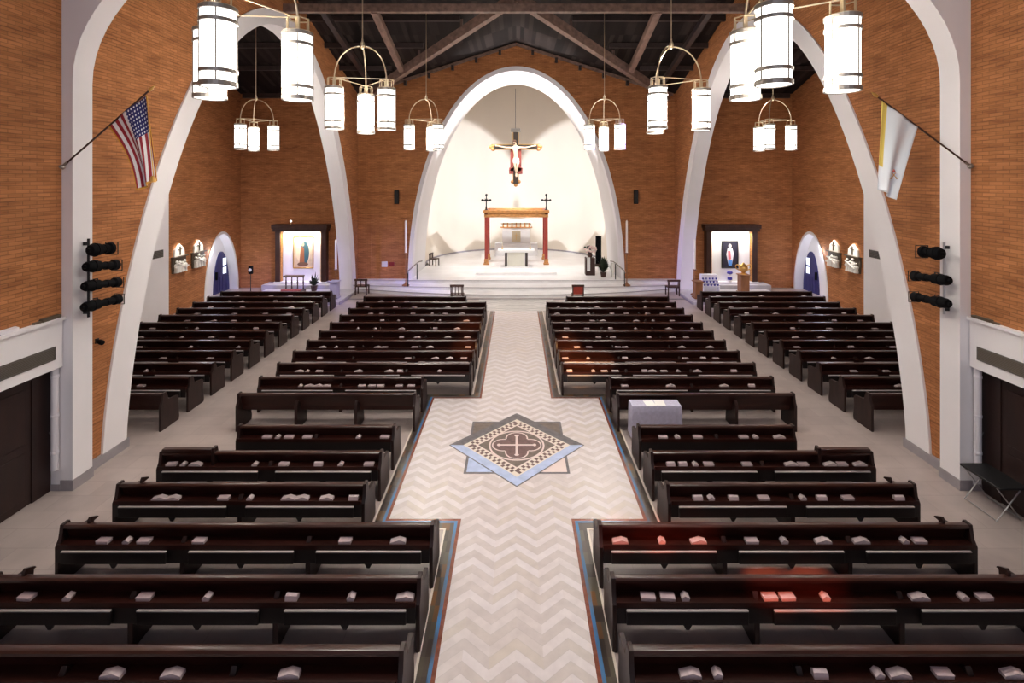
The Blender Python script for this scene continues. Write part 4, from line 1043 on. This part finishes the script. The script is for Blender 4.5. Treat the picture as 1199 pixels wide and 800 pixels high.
# stations of the cross
nst = 0
for s in (-1, 1):
    for y, wh in ((22.4, 'nearer the white pier'), (23.75, 'nearer the arched doorway')):
        r = thing('station_relief', 'white sculpted wall relief, %s, %s transept' % (wh, SIDE[s]), 'relief', (s*(TX-.01), y, 2.42), PI/2 if s < 0 else -PI/2)
        # local -y faces the room
        MB().prism([(-.42, -.62), (.42, -.62), (.46, -.2), (.46, .1), (-.46, .1), (-.46, -.2)], 'y', -.06, 0).build('backing', M['relief_dark'], r)
        MB().prism([(-.34, .12), (.34, .12), (.30, .42), (0, .66), (-.30, .42)], 'y', -.08, 0).build('upper_panel', M['relief'], r)
        MB().box(-.5, .5, -.16, 0, .07, .12, .01).build('ledge', M['relief_dark'], r)
        q = random.Random(40+nst); nst += 1; mb = MB()
        for i in range(4):
            x = -.28+.19*i; h0 = q.uniform(.35, .55)
            mb.lathe([(.10, -.60), (.085, -.45), (.10, -.60+h0*.75), (.05, -.60+h0*.9)], (x, -.12, 0), 9); mb.ball((x+q.uniform(-.03, .03), -.13, -.56+h0), .062)
            mb.bar((x, -.16, -.60+h0*.6), (x+q.uniform(-.18, .18), -.2, -.60+h0*.55), .05, .05)
        mb.bar((-.34, -.2, -.15), (.30, -.2, -.42), .06, .05)
        mb.build('carved_group', M['relief'], r)
        mb = MB().bar((0, -.1, .16), (0, -.1, .56), .05, .03, (1, 0, 0)).bar((-.12, -.1, .42), (.12, -.1, .42), .05, .03); mb.build('carved_cross', M['relief_dark'], r)
        lamp('SPOT', 'station_light', (s*(TX-.55), y, 3.55), 75, (1.0, .95, .87), (s*(TX-.05), y, 2.5), spot=60, blend=.8, radius=.05)
    r = thing('vent_grille', 'small dark air grille on the white pier of the %s transept' % SIDE[s], 'air vent', (s*(TX-.15), 20.9, 2.83))
    MB().box(-.015, .015, -.36, .36, -.16, .16, .004).build('frame', M['grille'], r)
    mb = MB()
    for i in range(6): mb.box(-.022, .022, -.33, .33, -.135+i*.05, -.115+i*.05)
    mb.build('slats', M['iron'], r)

# ------------------------------------------------------------------ flags
def uvflag(name, A, B, Dd, Cc, m, parent, y0, nu=24, nv=36, folds=3, amp=.07, sag=.0):
    """A tip end of the hoist, B lower end of the hoist, Dd/Cc the hanging corners below them; (x, z) points"""
    bm = bmesh.new(); uvl = bm.loops.layers.uv.new('uv'); V = []
    for j in range(nv+1):
        t = j/nv; row = []
        for i in range(nu+1):
            s_ = i/nu
            x = (1-t)*((1-s_)*A[0]+s_*B[0]) + t*((1-s_)*Dd[0]+s_*Cc[0]); z = (1-t)*((1-s_)*A[1]+s_*B[1]) + t*((1-s_)*Dd[1]+s_*Cc[1])
            x += sag*math.sin(PI*t)*s_
            row.append(bm.verts.new((x, y0 + amp*(.25+.75*t)*math.sin(folds*2*PI*s_+1.5*t), z)))
        V.append(row)
    for j in range(nv):
        for i in range(nu):
            f = bm.faces.new((V[j][i], V[j][i+1], V[j+1][i+1], V[j+1][i])); f.smooth = True
            for lp, (a, b) in zip(f.loops, ((i, j), (i+1, j), (i+1, j+1), (i, j+1))): lp[uvl].uv = (a/nu, b/nv)
    me = bpy.data.meshes.new(name); bm.to_mesh(me); bm.free(); me.materials.append(m)
    o = bpy.data.objects.new(name, me); C.objects.link(o); o.parent = parent
    so_ = o.modifiers.new('thick', 'SOLIDIFY'); so_.thickness = .006
    return o
def uvnodes(m):
    n = NB(m); t_ = n.nt.nodes.new('ShaderNodeUVMap'); t_.uv_map = 'uv'; x = n.nt.nodes.new('ShaderNodeSeparateXYZ'); n.nt.links.new(t_.outputs[0], x.inputs[0]); return n, x.outputs[0], x.outputs[1]
mf = mat('striped_flag_cloth', (.8, .8, .8), .7)
n, u, v = uvnodes(mf)
st_ = n.m('MODULO', n.m('FLOOR', n.m('MULTIPLY', u, 13)), 2.0)
stripes = n.mix(st_, (.34, .015, .03), (.86, .82, .84))
canton = n.m('MULTIPLY', n.m('LESS_THAN', u, .54), n.m('LESS_THAN', v, .40))
su = n.m('SUBTRACT', n.m('FRACT', n.m('MULTIPLY', u, 16.0)), .5); svv = n.m('SUBTRACT', n.m('FRACT', n.m('MULTIPLY', v, 20.0)), .5)
dd = n.m('ADD', n.m('POWER', su, 2.0), n.m('POWER', svv, 2.0))
blue = n.mix(n.m('LESS_THAN', dd, .06), (.020, .022, .15), (.80, .82, .90))
fr_ = n.m('MAXIMUM', n.m('LESS_THAN', u, .03), n.m('MAXIMUM', n.m('GREATER_THAN', u, .975), n.m('GREATER_THAN', v, .975)))
n.color(n.mix(fr_, n.mix(canton, stripes, blue), (.72, .38, .05)))
mv = mat('pale_flag_cloth', (.8, .8, .8), .7)
n, u, v = uvnodes(mv)
n.color(n.mix(n.m('LESS_THAN', v, .72), (.80, .84, .90), n.mix(n.m('LESS_THAN', u, .17), (.78, .84, .90), (.80, .62, .14))))
def px(x, y, Y): return ((x-CX)/F*Y, EYE-(y-HY)/F*Y)
for s in (-1, 1):
    if s < 0:
        fl = thing('striped_flag', 'red, white and blue striped flag with stars on a slanted wall pole', 'flag')
        base, tip = px(71, 196, YP-.08), px(176, 107, 9.62)
    else:
        fl = thing('pale_flag', 'white and yellow flag on a slanted wall pole', 'flag')
        base, tip = px(1138, 195, YP-.08), px(1026, 114, 9.62)
    MB().tube([(base[0], YP-.06, base[1]), (tip[0], YP-.02, tip[1])], .017, 8).build('pole', M['walnut'], fl)
    dirv = Vector((tip[0]-base[0], 0, tip[1]-base[1])).normalized()
    MB().lathe([(.02, 0), (.035, .04), (.03, .08), (.004, .16)], (tip[0], YP-.02, tip[1]), 10, dirv).build('finial', M['gold'], fl)
    MB().lathe([(.05, -.01), (.05, .03), (.025, .05), (.025, .14)], (base[0], YP-.06, base[1]), 10, dirv).build('wall_socket', M['bronze'], fl)
    q = lambda x, y: px(x, y, YP-.04)
    if s < 0:
        uvflag('cloth', q(172, 111), q(127, 147), q(181, 212), q(164, 223), mf, fl, YP-.05, folds=1.5, amp=.08, sag=.10)
        MB().tube([(q(173, 112)[0], YP-.06, q(173, 112)[1]), (q(176, 150)[0], YP-.07, q(176, 150)[1]), (q(181, 208)[0], YP-.06, q(181, 208)[1])], .010, 6).build('cord', M['gold'], fl)
        MB().lathe([(.02, 0), (.045, -.03), (.05, -.12)], (q(180, 206)[0], YP-.06, q(180, 206)[1]), 8).build('tassel', M['gold'], fl)
    else:
        uvflag('cloth', q(1032, 118), q(1074, 149), q(1030, 222), q(1046, 234), mv, fl, YP-.05, folds=1.5, amp=.07)
        c = q(1042, 205); mb = MB()
        for a in (-1, 1):
            mb.bar((c[0]-a*.05, YP-.14, c[1]-.06), (c[0]+a*.035, YP-.14, c[1]+.04), .010, .010, (0, 1, 0)); mb.ball((c[0]-a*.053, YP-.14, c[1]-.065), .015)
        mb.build('crossed_keys', M['gold'], fl)
        MB().lathe([(.02, 0), (.026, .025), (.012, .05), (.003, .065)], (c[0], YP-.14, c[1]+.045), 8).build('emblem_crown', M['rededge'], fl)

# ------------------------------------------------------------------ stage lights on the piers
def rig(s, zs_, spec):
    x = s*(ai-.10)
    pipe = thing('lighting_pipe', 'vertical pipe holding black spotlights on the %s pier' % SIDE[s], 'pipe', (x, YP+.24, 0))
    MB().tube([(0, 0, min(zs_)-.25), (0, 0, max(zs_)+.22)], .022, 8).build('pipe_run', M['steel'] if s > 0 else M['iron'], pipe)
    mb = MB()
    for z in (min(zs_)-.15, max(zs_)+.12): mb.box(*sorted((0, s*.085)), -.03, .03, z-.03, z+.03)
    mb.build('wall_bracket', M['iron'], pipe)
    for i, (z, (L, r_, dx, dz)) in enumerate(zip(zs_, spec)):
        lab = 'black spotlight, %s from top of the pipe on the %s pier' % (ORD[i], SIDE[s])
        f_ = thing('stage_spotlight', lab, 'spotlight', (x - s*.16, YP+.30, z), group='spotlights on the %s pier' % SIDE[s])
        d = Vector((-s*dx, 1, dz)).normalized()
        o0 = -d*(L*.42)
        MB().lathe([(.02, -.06), (.035, -.05), (.035, 0), (r_*.8, .0), (r_, .05), (r_, L*.20), (r_*1.12, L*.205), (r_*1.12, L*.25), (r_, L*.255), (r_, L*.40), (r_*.68, L*.44), (r_*.68, L*.60), (r_*.78, L*.605), (r_*.78, L*.70), (r_*.68, L*.705), (r_*.68, L*.82), (r_*.98, L*.86), (r_*.98, L)], o0, 18, d).build('housing', M['black'], f_)
        MB().lathe([(r_*.85, 0), (r_*.85, .006)], o0 + d*(L+.001), 16, d).build('lens', M['lens'], f_)
        fp = o0 + d*(L+.012); MB().box(fp.x-r_*1.1, fp.x+r_*1.1, fp.y-.006, fp.y+.006, fp.z-r_*1.1, fp.z-r_*.98).box(fp.x-r_*1.1, fp.x+r_*1.1, fp.y-.006, fp.y+.006, fp.z+r_*.98, fp.z+r_*1.1).box(fp.x-r_*1.1, fp.x-r_*.98, fp.y-.006, fp.y+.006, fp.z-r_*.98, fp.z+r_*.98).box(fp.x+r_*.98, fp.x+r_*1.1, fp.y-.006, fp.y+.006, fp.z-r_*.98, fp.z+r_*.98).build('gel_frame', M['iron'], f_)
        mb = MB().tube([(s*.03, 0, -.0), (s*.03, .0, .12), (s*.12, .0, .10)], .012, 6); mb.tube([(0, 0, .0), (s*.10, 0, .02)], .014, 6)
        mb.build('yoke', M['iron'], f_)
        mb = MB().box(s*.10-.035, s*.10+.035, -.03, .03, -.035, .05); mb.build('clamp', M['iron'], f_)
rig(-1, [4.60, 4.27, 3.90, 3.52], [(.46, .12, .10, -.05), (.70, .105, .05, -.12), (.80, .10, .02, -.10), (.82, .10, .02, -.04)])
rig(1, [4.53, 4.02, 3.58], [(.42, .12, .10, -.05), (.80, .10, .05, -.08), (.78, .10, .05, -.06)])
# things on the ledge and wall near the striped-flag pier
lb = thing('ledge_bracket', 'small dark box on the white ledge against the striped-flag pier', 'junction box', (-8.72, 9.3, 3.36))
MB().box(-.04, .05, -.16, .22, 0, .06, .01).build('box_body', M['relief_dark'], lb); MB().box(-.02, .03, -.30, -.16, 0, .035).build('plug', M['relief_dark'], lb)
lp = thing('ledge_paper', 'white folded paper lying on the ledge below the brick wall, striped-flag side', 'paper', (-8.73, 8.55, 3.36))
MB().prism([(-.06, 0), (.06, 0), (.05, .05), (-.03, .07)], 'y', -.16, .16).build('sheet', M['pvc'], lp)
cm = thing('wall_camera', 'small black camera on the brick strip beside the striped-flag arch', 'camera', (-8.75, 10.4, 2.62))
MB().lathe([(.02, 0), (.03, .02), (.05, .08), (.05, .16)], (0, 0, 0), 10, (1, -.2, -.2)).build('camera_body', M['black'], cm); MB().box(-.0, .02, -.04, .04, -.05, .05).build('mount', M['iron'], cm)
lb2 = thing('ledge_bracket', 'small dark box on the white ledge against the pale-flag pier', 'junction box', (8.72, 9.3, 3.36))
MB().box(-.05, .04, -.16, .22, 0, .05, .01).build('box_body', M['relief_dark'], lb2); MB().box(-.03, .02, -.30, -.16, 0, .03).build('plug', M['relief_dark'], lb2)
# folding stand by the pale-flag doors
fs = thing('folding_stand', 'folding tray stand with dark top and crossed chrome legs beside the pale-flag doors', 'folding stand', (8.62, 9.05, 0))
MB().box(-.26, .26, -.42, .36, .60, .64, .008).build('tray_top', M['iron'], fs)
for y in (-.34, .28):
    MB().tube([(-.24, y, .01), (.22, y, .60)], .011, 6).build('leg', M['steel'], fs); MB().tube([(.24, y+.03, .01), (-.22, y+.03, .60)], .011, 6).build('leg', M['steel'], fs)
MB().tube([(-.23, -.34, .03), (-.23, .28, .03)], .009, 6).build('stretcher', M['steel'], fs)
MB().tube([(.23, -.31, .03), (.23, .31, .03)], .009, 6).build('stretcher', M['steel'], fs)

# gift table with cloth behind the plain pew
gt = thing('gift_table', 'small table behind the plain-backed pew on the pale-flag side', 'table', (3.23, 11.62, 0))
MB().box(-.55, .55, -.17, .17, .73, .765).build('tabletop', M['walnut'], gt)
for a in (-.5, .5):
    for b in (-.13, .13): MB().box(a-.025, a+.025, b-.025, b+.025, 0, .73).build('leg', M['walnut'], gt)
bm = bmesh.new(); per = []
def rr(hx, hy, n_=80):
    out = []
    tot = 4*(hx+hy)
    for i in range(n_):
        d_ = i/n_*tot
        if d_ < 2*hx: p_ = (-hx+d_, -hy)
        elif d_ < 2*hx+2*hy: p_ = (hx, -hy+d_-2*hx)
        elif d_ < 4*hx+2*hy: p_ = (hx-(d_-2*hx-2*hy), hy)
        else: p_ = (-hx, hy-(d_-4*hx-2*hy))
        out.append(p_)
    return out
N_ = 96; base = rr(.575, .185, N_); rings = []
for lev, (z_, f_) in enumerate(((.778, 0), (.765, 1), (.6, 1), (.4, 1), (.2, 1), (.05, 1))):
    ring = []
    for i, (x, y) in enumerate(base):
        wv_ = (.012*math.sin(i*.9)+.008*math.sin(i*2.3))*min(1, lev/3) if lev > 1 else 0
        ex = (.02*(lev-1)/4 if lev > 1 else 0)
        sx_ = x*(1+wv_*.8+ex*1.2) if lev else x*.985; sy_ = y*(1+wv_*.5+ex) if lev else y*.96
        ring.append(bm.verts.new((sx_, sy_, z_)))
    rings.append(ring)
for a, b in zip(rings, rings[1:]):
    for i in range(N_):
        f = bm.faces.new((a[i], a[(i+1) % N_], b[(i+1) % N_], b[i])); f.smooth = True
bm.faces.new(rings[0])
me = bpy.data.meshes.new('tablecloth'); bm.to_mesh(me); bm.free(); me.materials.append(M['cloth'])
tc = bpy.data.objects.new('tablecloth', me); C.objects.link(tc); tc.location = (3.23, 11.62, 0)
tag(tc, 'lilac-white patterned cloth draped over the small table behind the plain pew', 'tablecloth')
for x, y, rz, lab in ((3.10, 11.60, .08, 'white printed sheet lying on the cloth-covered table, nearer the aisle'), (3.34, 11.62, -.06, 'white sheet lying on the cloth-covered table, farther from the aisle')):
    o = MB().box(-.115, .115, -.14, .14, 0, .003).build('paper_sheet', M['loin']); o.location = (x, y, .7785); o.rotation_euler = (0, 0, rz); tag(o, lab, 'paper', 'sheets on the small table')
